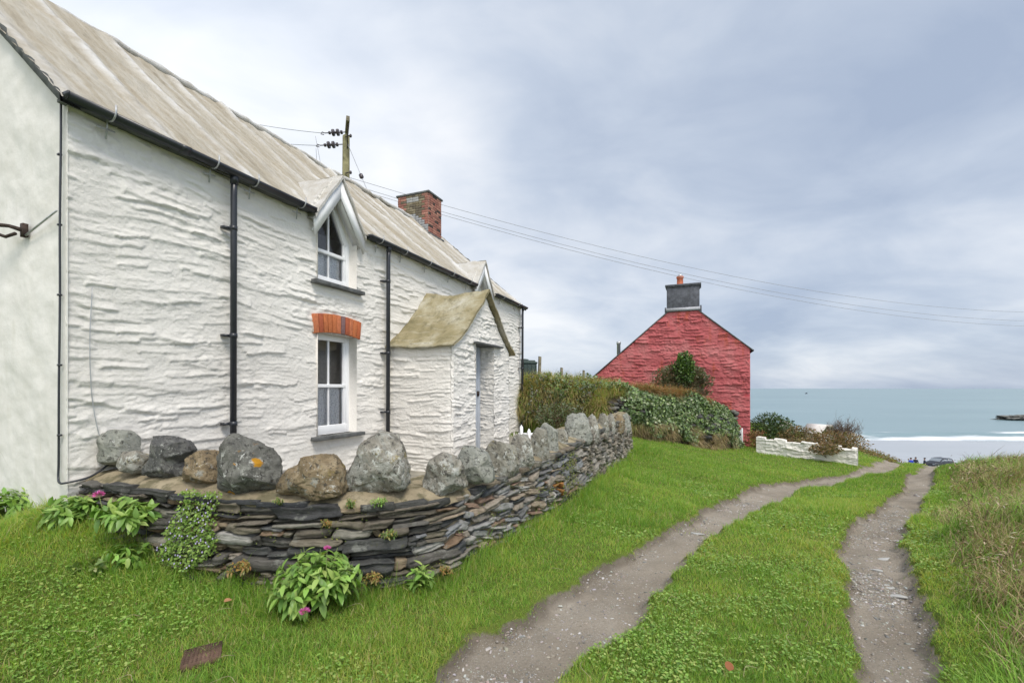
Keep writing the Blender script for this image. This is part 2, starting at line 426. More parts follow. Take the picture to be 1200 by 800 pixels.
world = bpy.data.worlds.new('World'); scene.world = world; world.use_nodes = True
wn = world.node_tree; wn.nodes.clear()
def W(t, **k):
    n = wn.nodes.new(t)
    for a, v in k.items(): setattr(n, a, v)
    return n
wl = lambda a, b: wn.links.new(a, b)
sky = W('ShaderNodeTexSky', sky_type='NISHITA'); sky.sun_disc = False
sky.sun_elevation = R(SUN_EL); sky.sun_rotation = R(SUN_AZ); sky.altitude = 20
bg = W('ShaderNodeBackground'); bg.inputs[1].default_value = 0.1
tc = W('ShaderNodeTexCoord')
sep = W('ShaderNodeSeparateXYZ'); wl(tc.outputs['Generated'], sep.inputs[0])
def wmath(op, a, b=0.0, c=None):
    n = W('ShaderNodeMath', operation=op)
    for i, v in enumerate((a, b) if c is None else (a, b, c)):
        if hasattr(v, 'is_linked'): wl(v, n.inputs[i])
        else: n.inputs[i].default_value = v
    return n.outputs[0]
# project the view direction on a cloud layer: perspective-correct stretching to the horizon
zz = wmath('ADD', wmath('MAXIMUM', sep.outputs['Z'], 0.0), 0.30)
cx = wmath('DIVIDE', sep.outputs['X'], zz); cy = wmath('DIVIDE', sep.outputs['Y'], zz)
cmb = W('ShaderNodeCombineXYZ'); wl(cx, cmb.inputs[0]); wl(cy, cmb.inputs[1])
def wnoise(scale, detail, rough, off=(0, 0, 0), sc=(1, 1, 1), dist=0.0):
    mp = W('ShaderNodeMapping'); mp.inputs['Location'].default_value = off; mp.inputs['Scale'].default_value = sc
    wl(cmb.outputs[0], mp.inputs[0])
    n = W('ShaderNodeTexNoise'); n.inputs['Scale'].default_value = scale; n.inputs['Detail'].default_value = detail
    n.inputs['Roughness'].default_value = rough; n.inputs['Distortion'].default_value = dist
    wl(mp.outputs[0], n.inputs['Vector']); return n.outputs['Fac']
def wramp(fac, stops):
    r = W('ShaderNodeValToRGB'); e = r.color_ramp.elements
    while len(e) < len(stops): e.new(0.5)
    for el, (p, c) in zip(e, stops): el.position = p; el.color = (*c, 1)
    wl(fac, r.inputs[0]); return r.outputs[0]
n1 = wnoise(0.85, 5, 0.5, (3.1, 1.7, 0), (1, 1.1, 1), 0.3)
n2 = wnoise(2.2, 7, 0.55, (7.3, 2.2, 0), (1, 1.4, 1), 0.4)
dens = wmath('ADD', wmath('MULTIPLY', n1, 0.68), wmath('MULTIPLY', n2, 0.32))
# thinner, brighter cloud towards the west (left), where the sun veil is; denser to the right
dens = wmath('ADD', dens, wmath('MULTIPLY', sep.outputs['X'], 0.075))
K = 8.7  # background strength is 0.1
cloud = wramp(dens, [(0.34, (0.88, 0.895, 0.92)), (0.45, (0.68, 0.73, 0.81)), (0.54, (0.52, 0.59, 0.705)), (0.64, (0.39, 0.465, 0.60))])
vm = W('ShaderNodeVectorMath', operation='SCALE'); wl(cloud, vm.inputs[0]); vm.inputs['Scale'].default_value = K
# veil of light high on the left: the sun-side thin cloud
dt = W('ShaderNodeVectorMath', operation='DOT_PRODUCT'); wl(tc.outputs['Generated'], dt.inputs[0])
dt.inputs[1].default_value = Vector((-0.62, 0.62, 0.58)).normalized()
veil = wmath('POWER', wmath('MAXIMUM', dt.outputs['Value'], 0.0), 7.0)
vm2 = W('ShaderNodeVectorMath', operation='SCALE'); vm2.inputs[0].default_value = (1.0, 1.0, 1.0)
wl(wmath('MULTIPLY', veil, 1.9), vm2.inputs['Scale'])
add = W('ShaderNodeVectorMath', operation='ADD'); wl(vm.outputs[0], add.inputs[0]); wl(vm2.outputs[0], add.inputs[1])
# the half of the sky behind the photographer is the bright one
back = wmath('MULTIPLY_ADD', wmath('MAXIMUM', wmath('MULTIPLY', sep.outputs['Y'], -1.0), 0.0), 1.45, 1.0)
tint = W('ShaderNodeMix', data_type='RGBA'); wl(wmath('MAXIMUM', wmath('MULTIPLY', sep.outputs['Y'], -1.0), 0.0), tint.inputs[0]); tint.inputs[6].default_value = (1, 1, 1, 1); tint.inputs[7].default_value = (1.06, 1.0, 0.92, 1)
vm4 = W('ShaderNodeVectorMath', operation='MULTIPLY'); wl(add.outputs[0], vm4.inputs[0]); wl(tint.outputs[2], vm4.inputs[1])
vm3 = W('ShaderNodeVectorMath', operation='SCALE'); wl(vm4.outputs[0], vm3.inputs[0]); wl(back, vm3.inputs['Scale'])
mixn = W('ShaderNodeMix', data_type='RGBA'); mixn.inputs[0].default_value = 0.9
wl(sky.outputs[0], mixn.inputs[6]); wl(vm3.outputs[0], mixn.inputs[7])
wl(mixn.outputs[2], bg.inputs[0])
wo = W('ShaderNodeOutputWorld'); wl(bg.outputs[0], wo.inputs[0])
scene.view_settings.view_transform = 'Standard'; scene.view_settings.look = 'None'
scene.view_settings.gamma = 1; scene.view_settings.use_curve_mapping = False
scene.view_settings.exposure = 0.36
scene.render.engine = 'CYCLES'
scene.cycles.use_denoising = True; scene.cycles.max_bounces = 8; scene.cycles.transparent_max_bounces = 24
scene.cycles.use_adaptive_sampling = True; scene.cycles.adaptive_threshold = 0.015

# ------------------------------------------------------------------ terrain
AZ = R(22.4)
E1 = np.array([math.sin(AZ), math.cos(AZ)]); E2 = np.array([math.cos(AZ), -math.sin(AZ)])   # along facade / out of facade
CORNER = np.array([-3.82, 3.91])
def loc_xy(t, w): return CORNER + E1 * t - E2 * w
WALL_PX = [(74, 3.98), (120, 3.76), (180, 3.56), (240, 3.43), (330, 3.36), (430, 3.46), (515, 3.72), (575, 4.3), (640, 5.3), (700, 7.2), (742, 11.4)]
WALL = catmull([xy(*p) for p in WALL_PX], 16)
RUT_L = [(480, 900, 1.9, .36), (592, 782, 2.69, .36), (643, 750, 2.98, .34), (693, 718, 3.34, .31), (727, 687, 3.79, .29), (768, 655, 4.4, .27), (835, 612, 5.6, .25), (888, 586, 7.3, .30), (925, 571, 9.1, .36), (980, 562.5, 11.2, .42), (1018, 556, 14, .42), (1036, 549, 18, .42), (1046, 543.5, 22.5, .45), (1052, 543, 27, .5)]
RUT_R = [(1066, 900, 1.9, .2), (1055, 795, 2.58, .2), (1044, 740, 3.08, .21), (1037, 700, 3.6, .22), (1022, 650, 4.5, .26), (1025, 620, 5.35, .25), (1049, 600, 6.3, .22), (1071, 578, 8.2, .22), (1083, 563, 12, .28), (1091, 551, 17, .35), (1097, 545.5, 21.5, .35), (1103, 545, 26, .4)]
def pts(L): return [at(*p[:3]) for p in L]
CT = []
for p in [(0, 605, 4.36), (76, 600, 3.91), (0, 800, 2.45), (0, 700, 3.0), (150, 640, 3.65), (240, 678, 3.43), (330, 699, 3.33), (450, 690, 3.55), (540, 672, 3.84), (590, 640, 4.4), (640, 612, 5.16),
          (700, 567, 7.0), (745, 527, 11.4), (300, 800, 2.45), (200, 760, 2.65), (760, 524, 12), (866, 526, 18), (890, 531, 17.5), (1005, 544, 16), (850, 566, 8.2), (950, 556, 13), (800, 560, 8.6),
          (980, 600, 5.9), (1020, 567, 9.8), (930, 640, 4.55), (870, 700, 3.5), (900, 800, 2.5), (1050, 553, 15.5), (1066, 543, 23.5),
          (1120, 543, 10.5), (1160, 564, 7.8), (1200, 600, 5.6), (1085, 640, 4.75), (1130, 640, 4.4), (1180, 620, 4.4), (1110, 700, 3.55), (1200, 700, 3.1), (1110, 566, 9.2), (1100, 605, 6), (1150, 800, 2.5), (1230, 800, 2.4), (1250, 645, 3.7), (1270, 628, 4.6)]:
    CT.append(at(*p))
for L in (RUT_L, RUT_R):
    CT += [(x, y, z + 0.05) for x, y, z in pts(L)]
CT += [(0.4, 17, 1.15), (3, 18.3, 1.0), (4, 23, .95), (8, 27, .2), (-5, 25, 1.6), (-20, 20, 2.6), (-30, 5, 2.5), (-60, 30, 4), (-40, 80, 2), (0, 60, 0.8), (0, 40, 1.0), (-8, 6, .9), (-7, 1, .35), (-10, -10, .6), (10, -10, .3), (30, -20, .2), (-30, -30, 1), (9, 1, .5), (15, 4, .4),
       (12, 24, -1.4), (16, 26, -1.5), (19.5, 29, -1.5), (14, 20, -1.3), (22, 29, -2.4), (30, 40, -3), (40, 20, -3), (40, 0, 0)]
CT = np.array(CT)
def tps_fit(P, z, lam=2e-3):
    d = np.linalg.norm(P[:, None] - P[None], axis=-1) / 10
    K_ = np.where(d > 0, d * d * np.log(d + 1e-12), 0) + lam * np.eye(len(P))
    Q = np.c_[np.ones(len(P)), P / 10]
    A = np.block([[K_, Q], [Q.T, np.zeros((3, 3))]])
    return np.linalg.solve(A, np.r_[z, 0, 0, 0])
TPSW = tps_fit(CT[:, :2], CT[:, 2])
COAST = catmull([(11, -60), (10.5, -6), (11, 3), (12.5, 8), (16.2, 13), (20.2, 17.5), (21.6, 21.5), (21.3, 25), (23.2, 28.5), (23, 33), (15, 42), (-10, 60), (-120, 110)], 10)
def poly_dist(P, L):
    """distance to polyline, signed side (+ = right of travel), param index"""
    best = np.full(len(P), 1e9); side = np.zeros(len(P)); par = np.zeros(len(P))
    L = np.asarray(L, float)[:, :2]
    for i in range(len(L) - 1):
        a, b = L[i], L[i + 1]; ab = b - a; q = P - a
        t = np.clip((q @ ab) / (ab @ ab + 1e-12), 0, 1)
        d = np.linalg.norm(q - t[:, None] * ab, axis=1)
        m = d < best
        best[m] = d[m]; side[m] = np.sign(ab[1] * q[m, 0] - ab[0] * q[m, 1]); par[m] = i + t[m]
    return best, side, par
def rut_mask(P):
    out = np.zeros(len(P)); edge = np.zeros(len(P))
    for L in (RUT_L, RUT_R):
        c = catmull([p[:2] for p in pts(L)], 8); hw = catmull([(p[3], 0) for p in L], 8)[:, 0]
        d, sd_, par = poly_dist(P, c)
        h = np.interp(par, np.arange(len(hw)), hw)
        wob = fbm(P[:, 0] * 2.2, P[:, 1] * 2.2, seed=31, octv=4) * 0.16 + fbm(P[:, 0] * 9, P[:, 1] * 9, seed=37, octv=3) * 0.10
        u = (d + wob * np.minimum(1, h * 3)) / h
        m = 1 - sstep(0.80, 1.12, u)
        out = np.maximum(out, m)
        bank = sstep(0.72, 0.98, u) * (1 - sstep(1.0, 1.25, u)) * (sd_ < 0)
        edge = np.maximum(edge, bank)
    return out, edge
def base_z(P):
    z = np.empty(len(P)); C2 = CT[:, :2]
    for a in range(0, len(P), 20000):
        Q = P[a:a + 20000]
        d = np.linalg.norm(Q[:, None] - C2[None], axis=-1) / 10
        K_ = d * d * np.log(d + 1e-12)
        z[a:a + 20000] = K_ @ TPSW[:-3] + TPSW[-3] + (Q / 10) @ TPSW[-2:]
    return np.clip(z, -4, 5)
LEN_ = 10.72
def in_poly(px, py, poly):
    ins = np.zeros(px.shape, bool); n = len(poly)
    for i in range(n):
        x0, y0 = poly[i]; x1, y1 = poly[(i + 1) % n]
        ins ^= ((y0 > py) != (y1 > py)) & (px < (x1 - x0) * (py - y0) / (y1 - y0 + 1e-12) + x0)
    return ins
def make_ground_fn():
    def axis(lo, hi, f0, f1, step0, kl, kr):
        p = list(np.arange(f0, f1, step0))
        while p[-1] < hi: p.append(p[-1] + max(step0, kr * (p[-1] - f1)))
        q = [f0]
        while q[-1] > lo: q.append(q[-1] - max(step0, kl * (f0 - q[-1])))
        return np.array(q[:0:-1] + p)
    xs = axis(-150, 70, -4, 7, 0.05, 0.06, 0.02); ys = axis(-40, 130, 1.8, 9, 0.045, 0.2, 0.016)
    X, Y = np.meshgrid(xs, ys, indexing='ij'); P = np.c_[X.ravel(), Y.ravel()]
    z = base_z(P)
    z += fbm(P[:, 0] * .8, P[:, 1] * .8, seed=3) * 0.06 + fbm(P[:, 0] * 3.5, P[:, 1] * 3.5, seed=9) * 0.03
    d, s, _ = poly_dist(P, COAST); sdist = d * s
    b = sstep(0, 9, sdist + fbm(P[:, 0] * .3, P[:, 1] * .3, seed=5) * 1.5)
    z = z * (1 - b) + (-9.6) * b
    m, e = rut_mask(P)
    yard = in_poly(P[:, 0], P[:, 1], [tuple(p) for p in WALL + (np.array([-.25, .25]))[None] * 1.0] + [tuple(loc_xy(LEN_, -.0)), tuple(loc_xy(0, 0))])
    z = np.where(yard, np.minimum(z, .02), z)
    rz = 0.105 + 0.03 * fbm(P[:, 0] * 5, P[:, 1] * 5, seed=21)
    z -= m * rz
    return xs, ys, z.reshape(X.shape), m.reshape(X.shape), e.reshape(X.shape)
GX, GY, GZ, GM, GE = make_ground_fn()
def bil(A, x, y):
    x = np.asarray(x, float); y = np.asarray(y, float)
    i = np.clip(np.searchsorted(GX, x) - 1, 0, len(GX) - 2); j = np.clip(np.searchsorted(GY, y) - 1, 0, len(GY) - 2)
    u = np.clip((x - GX[i]) / (GX[i + 1] - GX[i]), 0, 1); v = np.clip((y - GY[j]) / (GY[j + 1] - GY[j]), 0, 1)
    return (A[i, j] * (1 - u) + A[i + 1, j] * u) * (1 - v) + (A[i, j + 1] * (1 - u) + A[i + 1, j + 1] * u) * v
def gz(x, y): return bil(GZ, x, y)
def gz1(x, y): return float(gz(np.array([x]), np.array([y]))[0])

def build_ground():
    X, Y = np.meshgrid(GX, GY, indexing='ij')
    V = np.stack([X, Y, GZ], -1).reshape(-1, 3)
    mm = (GM[:-1, :-1] + GM[1:, :-1] + GM[:-1, 1:] + GM[1:, 1:]) / 4
    trk = mm > 0.4
    cc = np.stack([GM, GE, GM * 0], -1).reshape(-1, 3)
    f = grid_faces(*X.shape, keep=~trk); v, f, c = compact(V, f, cc)
    tag(make_mesh('ground', v, [f], M_GROUND, smooth=True, col=c), kind='structure')
    f = grid_faces(*X.shape, keep=trk)
    v, f, c = compact(V, f, cc)
    tag(make_mesh('track', v, [f], M_GROUND, smooth=True, col=c), kind='structure')
    n = 60
    v = np.array([(-3000, 20, -9.3), (3000, 20, -9.3), (3000, 130, -9.3), (-3000, 130, -9.3)], float)
    tag(make_mesh('beach', v, [[(0, 1, 2, 3)]], M_SAND), kind='structure')
    xs = np.concatenate([-np.geomspace(60000, 400, 20), np.linspace(-300, 300, 120), np.geomspace(400, 60000, 20)])
    ys = np.concatenate([np.linspace(92, 140, 97), np.geomspace(142, 60000, 40)])
    X, Y = np.meshgrid(xs, ys, indexing='ij'); Z = np.full_like(X, -9.24)
    # two low breakers rolling in
    for y0, h in ((101.0, .28), (106, .45), (112, .3)):
        wob = fbm(X * .03, X * 0 + y0, seed=int(y0)) * 6
        Z += h * np.exp(-((Y - y0 - wob) / 1.3) ** 2)
    Z -= 0.12 * (Y < 93.5 + 4 * fbm(X * .05, Y * 0, seed=77))
    tag(make_mesh('sea', np.stack([X, Y, Z], -1).reshape(-1, 3), [grid_faces(*X.shape)], M_SEA, smooth=True), kind='structure')
build_ground()
# ------------------------------------------------------------------ relief of painted rubble
def lapped(u, v, cu, cv, seed, jag=.5):
    """courses of lapping slabs: each leans out to a sharp lower edge; many edges are lost under paint"""
    wv = fbm(u * .6, v * .7, seed=seed + 1, octv=2) * .22 + fbm(u * 3.1, v * 4.0, seed=seed + 2, octv=3) * .035 * jag * 2
    wu = fbm(u * 1.4, v * 2.0, seed=seed + 3, octv=3) * .35
    b = (v + wv) / cv; ib = np.floor(b); z0 = np.zeros_like(ib)
    # uneven course heights: fold neighbouring courses together at random
    a = (u + wu) / cu * (.7 + .6 * _hash(ib, z0, z0, seed + 8)) + 7.3 * _hash(ib, z0, z0, seed + 9)
    ia = np.floor(a); fa = a - ia
    def amp(i_, j_): 
        h = _hash(i_, j_, z0, seed + 10); return np.clip(h * 1.9 - .85, 0, 1)
    def tilt(i_, j_): return _hash(i_, j_, z0, seed + 12) - .5
    k = sstep(.86, 1.0, fa)
    A = amp(ia, ib) * (1 - k) + amp(ia + 1, ib) * k
    T = tilt(ia, ib) * (1 - k) + tilt(ia + 1, ib) * k
    b = b + T * (fa - .5) * .5; fb = np.clip(b - ib, 0, 1)
    saw = sstep(0.0, .13, fb) * (1 - fb) ** 1.4
    return A * saw * 1.5
def rubble(u, v, cu, cv, seed=0, warp=0):
    h = lapped(u, v, cu, cv, seed) * .8 + lapped(u + 3.3, v + .04, cu * .5, cv * .5, seed + 30) * .35 + lapped(u + 9, v + .09, cu * 1.6, cv * 2.1, seed + 60) * .85
    rough = sstep(.0, .35, fbm(u * 1.3 / cu * .34, v * 2.2 / cv * .1, seed=seed + 90))
    h = h + fbm(u / cu * 4, v / cv * 2.0, seed=seed + 91, octv=4) * (.14 + .75 * rough)
    return h + fbm(u / cu * .7, v / cv * .5, seed=seed + 92, octv=3) * .6 + fbm(u / cu * 8, v / cv * 4, seed=seed + 93, octv=4) * .22
def relief_wall(name, us, vs, place, depth, cu, cv, seed, mat, parent, keep_poly=None, holes=(), fade_u=(None, None), flat=0.0):
    """wall sheet on a grid; place(u, v, out) -> xyz. holes are removed, keep_poly limits the outline"""
    U, V = np.meshgrid(us, vs, indexing='ij')
    h = rubble(U, V, cu, cv, seed) * depth
    h = h + fbm(U * .9, V * .9, seed=seed + 5, octv=2) * 0.03
    if fade_u[0] is not None: h -= (1 - sstep(0, .06, U - fade_u[0])) ** 2 * .03
    if fade_u[1] is not None: h -= (1 - sstep(0, .12, fade_u[1] - U)) ** 2 * .05
    XYZ = place(U, V, h)
    uc = (U[:-1, :-1] + U[1:, 1:]) / 2; vc = (V[:-1, :-1] + V[1:, 1:]) / 2
    keep = np.ones(uc.shape, bool) if keep_poly is None else in_poly(uc, vc, keep_poly)
    for hp in holes: keep &= ~in_poly(uc, vc, hp)
    f = grid_faces(*U.shape, keep=keep); v, f, _ = compact(XYZ.reshape(-1, 3), f)
    return make_mesh(name, v, [f], mat, parent, smooth=True)

EAVE, RIDGE_W, PITCH = 4.1, 3.0, 0.86
RIDGE = EAVE + RIDGE_W * PITCH
LEN, DEP = 10.72, 6.0
cot = thing('cottage', 'whitewashed stone cottage with cement washed roof, black gutters and small gabled porch', 'cottage', (CORNER[0], CORNER[1], 0), R(90) - AZ)

def window_poly(t0, t1, z0, z1, apex=None):
    return [(t0, z0), (t1, z0), (t1, z1)] + ([((t0 + t1) / 2, apex)] if apex else []) + [(t0, z1)]
WIN = dict(lower=(2.74, 3.53, .92, 2.40, None), upper=(2.74, 3.53, 3.13, 3.86, 4.56), upper2=(7.62, 8.41, 3.13, 3.86, 4.56), lower2=(8.5, 9.25, .92, 2.4, None))
holes = [window_poly(*WIN[k]) for k in WIN]
keep = [(-.02, 0), (LEN, 0), (LEN, EAVE + .02), (8.5, EAVE), (7.99, 4.76), (7.48, EAVE), (3.62, EAVE), (3.11, 4.76), (2.60, EAVE), (-.02, EAVE + .02)]
us = np.concatenate([np.arange(-.008, 4.6, .0125), np.arange(4.6, LEN + .03, .022)]); vs = np.arange(.0, 4.88, .0125)
relief_wall('front_wall', us, vs, lambda U, V, h: np.stack([U, -h, V], -1), .0185, .34, .092, 5, M_WHITE, cot, keep, holes)
# rendered gable towards the photographer, plain far gable and back
def gable_poly(): return [(-.06, -.6), (DEP, -.6), (DEP, EAVE), (RIDGE_W, RIDGE), (0, EAVE), (-.06, EAVE - .04)]
W_, Z_ = np.meshgrid(np.arange(-.02, DEP + .01, .025), np.arange(-.5, RIDGE + .03, .025), indexing='ij')
h = fbm(W_ * .9, Z_ * .9, seed=81) * .05 + fbm(W_ * 5, Z_ * 5, seed=82) * .012
kp = in_poly((W_[:-1, :-1] + W_[1:, 1:]) / 2, (Z_[:-1, :-1] + Z_[1:, 1:]) / 2, gable_poly())
v, f, _ = compact(np.stack([-.005 - h * sstep(0, .25, W_), W_, Z_], -1).reshape(-1, 3), grid_faces(*W_.shape, keep=kp))
part_label(make_mesh('gable_wall', v, [f], M_RENDER, cot, smooth=True), 'smooth rendered end wall with faint cracks and stains')
b = MB(); b.prism([(.01, -.6), (DEP - .01, -.6), (DEP - .01, EAVE - .03), (RIDGE_W, RIDGE - .05), (.01, EAVE - .03)], 0, LEN - .22, LEN - .005); b.box(0.01, LEN - .23, DEP - .25, DEP - .01, -.6, EAVE - .02)
b.build('back_wall', M_RENDER, cot)
b = MB(); b.box(.05, LEN - .25, .45, .5, 0, EAVE - .1); b.build('inner_lining', simple('dim_interior', (.30, .29, .28), .9, .1), cot)

# --- roof
def roof_sheet():
    ts = np.arange(-.10, LEN + .09, .022); rs = np.linspace(0, 1, 110)
    T, S = np.meshgrid(ts, rs, indexing='ij')
    w0 = -.14; w = w0 + S * (RIDGE_W - w0)
    w = w + (1 - S) ** 8 * fbm(T * 3, T * 0, seed=60) * .05
    z = EAVE + .03 + w * PITCH
    rib_c = (T + .05 * fbm(S * 3, T * .3, seed=61)) / .86
    rib = np.exp(-((rib_c - np.round(rib_c)) * .86 / .075) ** 2) * (0.55 + .45 * vnoise(np.round(rib_c) * 3.1, S * 4, seed=62))
    course = (S * 15 + .15 * fbm(T * 2, S * 6, seed=63)) % 1.0
    hgt = rib * .062 + (1 - course) * .012 + fbm(T * 1.2, S * 3, seed=64) * .05 + fbm(T * 6, S * 14, seed=65) * .018
    hgt = hgt - .03 * np.exp(-((S - 1) / .03) ** 2) * fbm(T * 5, T * 0, seed=66)
    nx, nz = -PITCH, 1.0; l = math.hypot(nx, nz)
    w2 = w + hgt * nx / l; z2 = z + hgt * nz / l
    # gablets cut into the slope, hide the covered part below their own roofs
    V = np.stack([T, w2, z2], -1).reshape(-1, 3)
    tc_ = (T[:-1, :-1] + T[1:, 1:]) / 2; wc = (w[:-1, :-1] + w[1:, 1:]) / 2
    kp = np.ones(tc_.shape, bool)
    for c in (3.11, 7.99):
        kp &= ~((np.abs(tc_ - c) < .40 * (1 - wc / .78)) & (wc < .8))
    v, f, c = compact(V, grid_faces(*T.shape, keep=kp), np.repeat(np.clip(rib * 1.5, 0, 1).ravel()[:, None], 3, 1))
    return make_mesh('roof', v, [f], M_ROOF, cot, smooth=True, col=c)
roof = roof_sheet()
# rear slope, verge board of mortar and slate under the front slope
def verge(t0, t1):
    ss = np.linspace(0, 1, 90); w = -.14 + ss * (RIDGE_W + .14); z = EAVE + .03 + w * PITCH
    jag = vnoise(ss * 60, ss * 0, seed=int(t0 * 10) + 300) * .02
    rows = []
    for t, dz in ((t0, .035), (t0 - .0, -.05), (t1, -.05)):
        rows.append(np.stack([np.full_like(w, t) + jag * (t == t0), w, z + dz + (jag if dz > 0 else -jag)], -1))
    A = np.stack(rows, 0); n, m, _ = A.shape
    return A.reshape(-1, 3), grid_faces(n, m)
for t0, t1 in ((-.098, .06), (LEN + .088, LEN - .06)):
    V, f = verge(t0, t1); make_mesh('verge', V, [f], M_SLATE, cot)
T, S = np.meshgrid(np.linspace(-.1, LEN + .09, 60), np.linspace(0, 1, 20), indexing='ij')
w = RIDGE_W + S * (DEP + .15 - RIDGE_W)
make_mesh('rear_roof_slope', np.stack([T, w, RIDGE + .04 - (w - RIDGE_W) * PITCH + fbm(T * 2, S * 4, seed=67) * .05], -1).reshape(-1, 3), [grid_faces(*T.shape)], M_ROOF, cot, smooth=True, col=np.zeros((T.size, 3)))
for a0, a1 in ((-.06, 2.60), (3.63, 7.48), (8.51, LEN + .06)):
    b = MB(); b.box(a0, a1, -.13, .02, EAVE - .075, EAVE - .05); b.build('eaves_slate', M_SLATE, cot)
# ridge capping: lumpy cement roll
rp = [(t, RIDGE_W, RIDGE + .05 + .05 * float(fbm(np.array([t * 1.5]), np.array([3.3]), seed=68)[0])) for t in np.arange(-.1, LEN + .1, .15)]
b = MB(); b.tube(rp, [.035 + .035 * random.random() for _ in rp], 10); b.build('ridge_capping', M_ROOF, cot, smooth=True)

# --- gablets over the upper windows
def gablet(c, label):
    g = MB(); hw, ft, ap = .52, 3.985, 4.74
    for s in (-1, 1):
        # slab of roof: front edge -> back where it dies in the main slope
        A = np.array([(c + s * hw, -.145, ft), (c + s * (hw + .02), .02, ft + .02), (c, 1.0, ap + .03), (c, -.145, ap)])
        n_u, n_v = 16, 16; V = []
        for i in range(n_u):
            for j in range(n_v):
                u, v = i / (n_u - 1), j / (n_v - 1)
                p = (A[0] * (1 - u) + A[1] * u) * (1 - v) + (A[3] * (1 - u) + A[2] * u) * v
                k = .03 * float(fbm(np.array([p[0] * 5 + s]), np.array([p[1] * 5]), np.array([p[2] * 5]), seed=90)[0])
                V.append(p + np.array([s * k * .6, 0, k + .02]))
        V = np.array(V); n = len(V)
        lo = V - np.array([-s * .035 * .0, 0, .055])
        fs = [tuple(x) for x in grid_faces(n_u, n_v)]
        g.add(V, fs); g.add(lo, fs)
        # front edge
        idx = [j for j in range(n_v)]
        E = np.vstack([V[idx], lo[idx]]); g.add(E, [(i, i + 1, i + 1 + n_v, i + n_v) for i in range(n_v - 1)])
    gr = make_mesh('gablet_roof', np.concatenate(g.v), list(g.f.values()), M_ROOF, cot, smooth=False, col=np.full((g.n, 3), .75))
    # barge boards
    for s in (-1, 1):
        d = np.array([s * hw, ft - ap]); d = d / np.linalg.norm(d)
        bw = .155
        def P(k, low):  # along the slope
            base = np.array([c, ap - .045]) + d * k
            return base + (np.array([0, -1.0]) * bw / abs(d[0]) * .98 if low else 0)
        q = [P(0, 0), P(.90, 0), P(.90, 0) + np.array([-s * .02, -.235]), P(0, 1)]
        bb = MB(); bb.prism([tuple(x) for x in q], 1, -.115, -.088); bb.build('bargeboard', M_PAINT, gr)
        sf = MB(); o = [P(.02, 1) + (0, .03), P(.8, 1) + (0, .03), P(.8, 1) + (0, .055), P(.02, 1) + (0, .055)]
        sf.prism([tuple(x) for x in o], 1, -.087, .05); sf.build('soffit', M_PAINT, gr)
    return gr
gablet(3.11, ''); gablet(7.99, '')

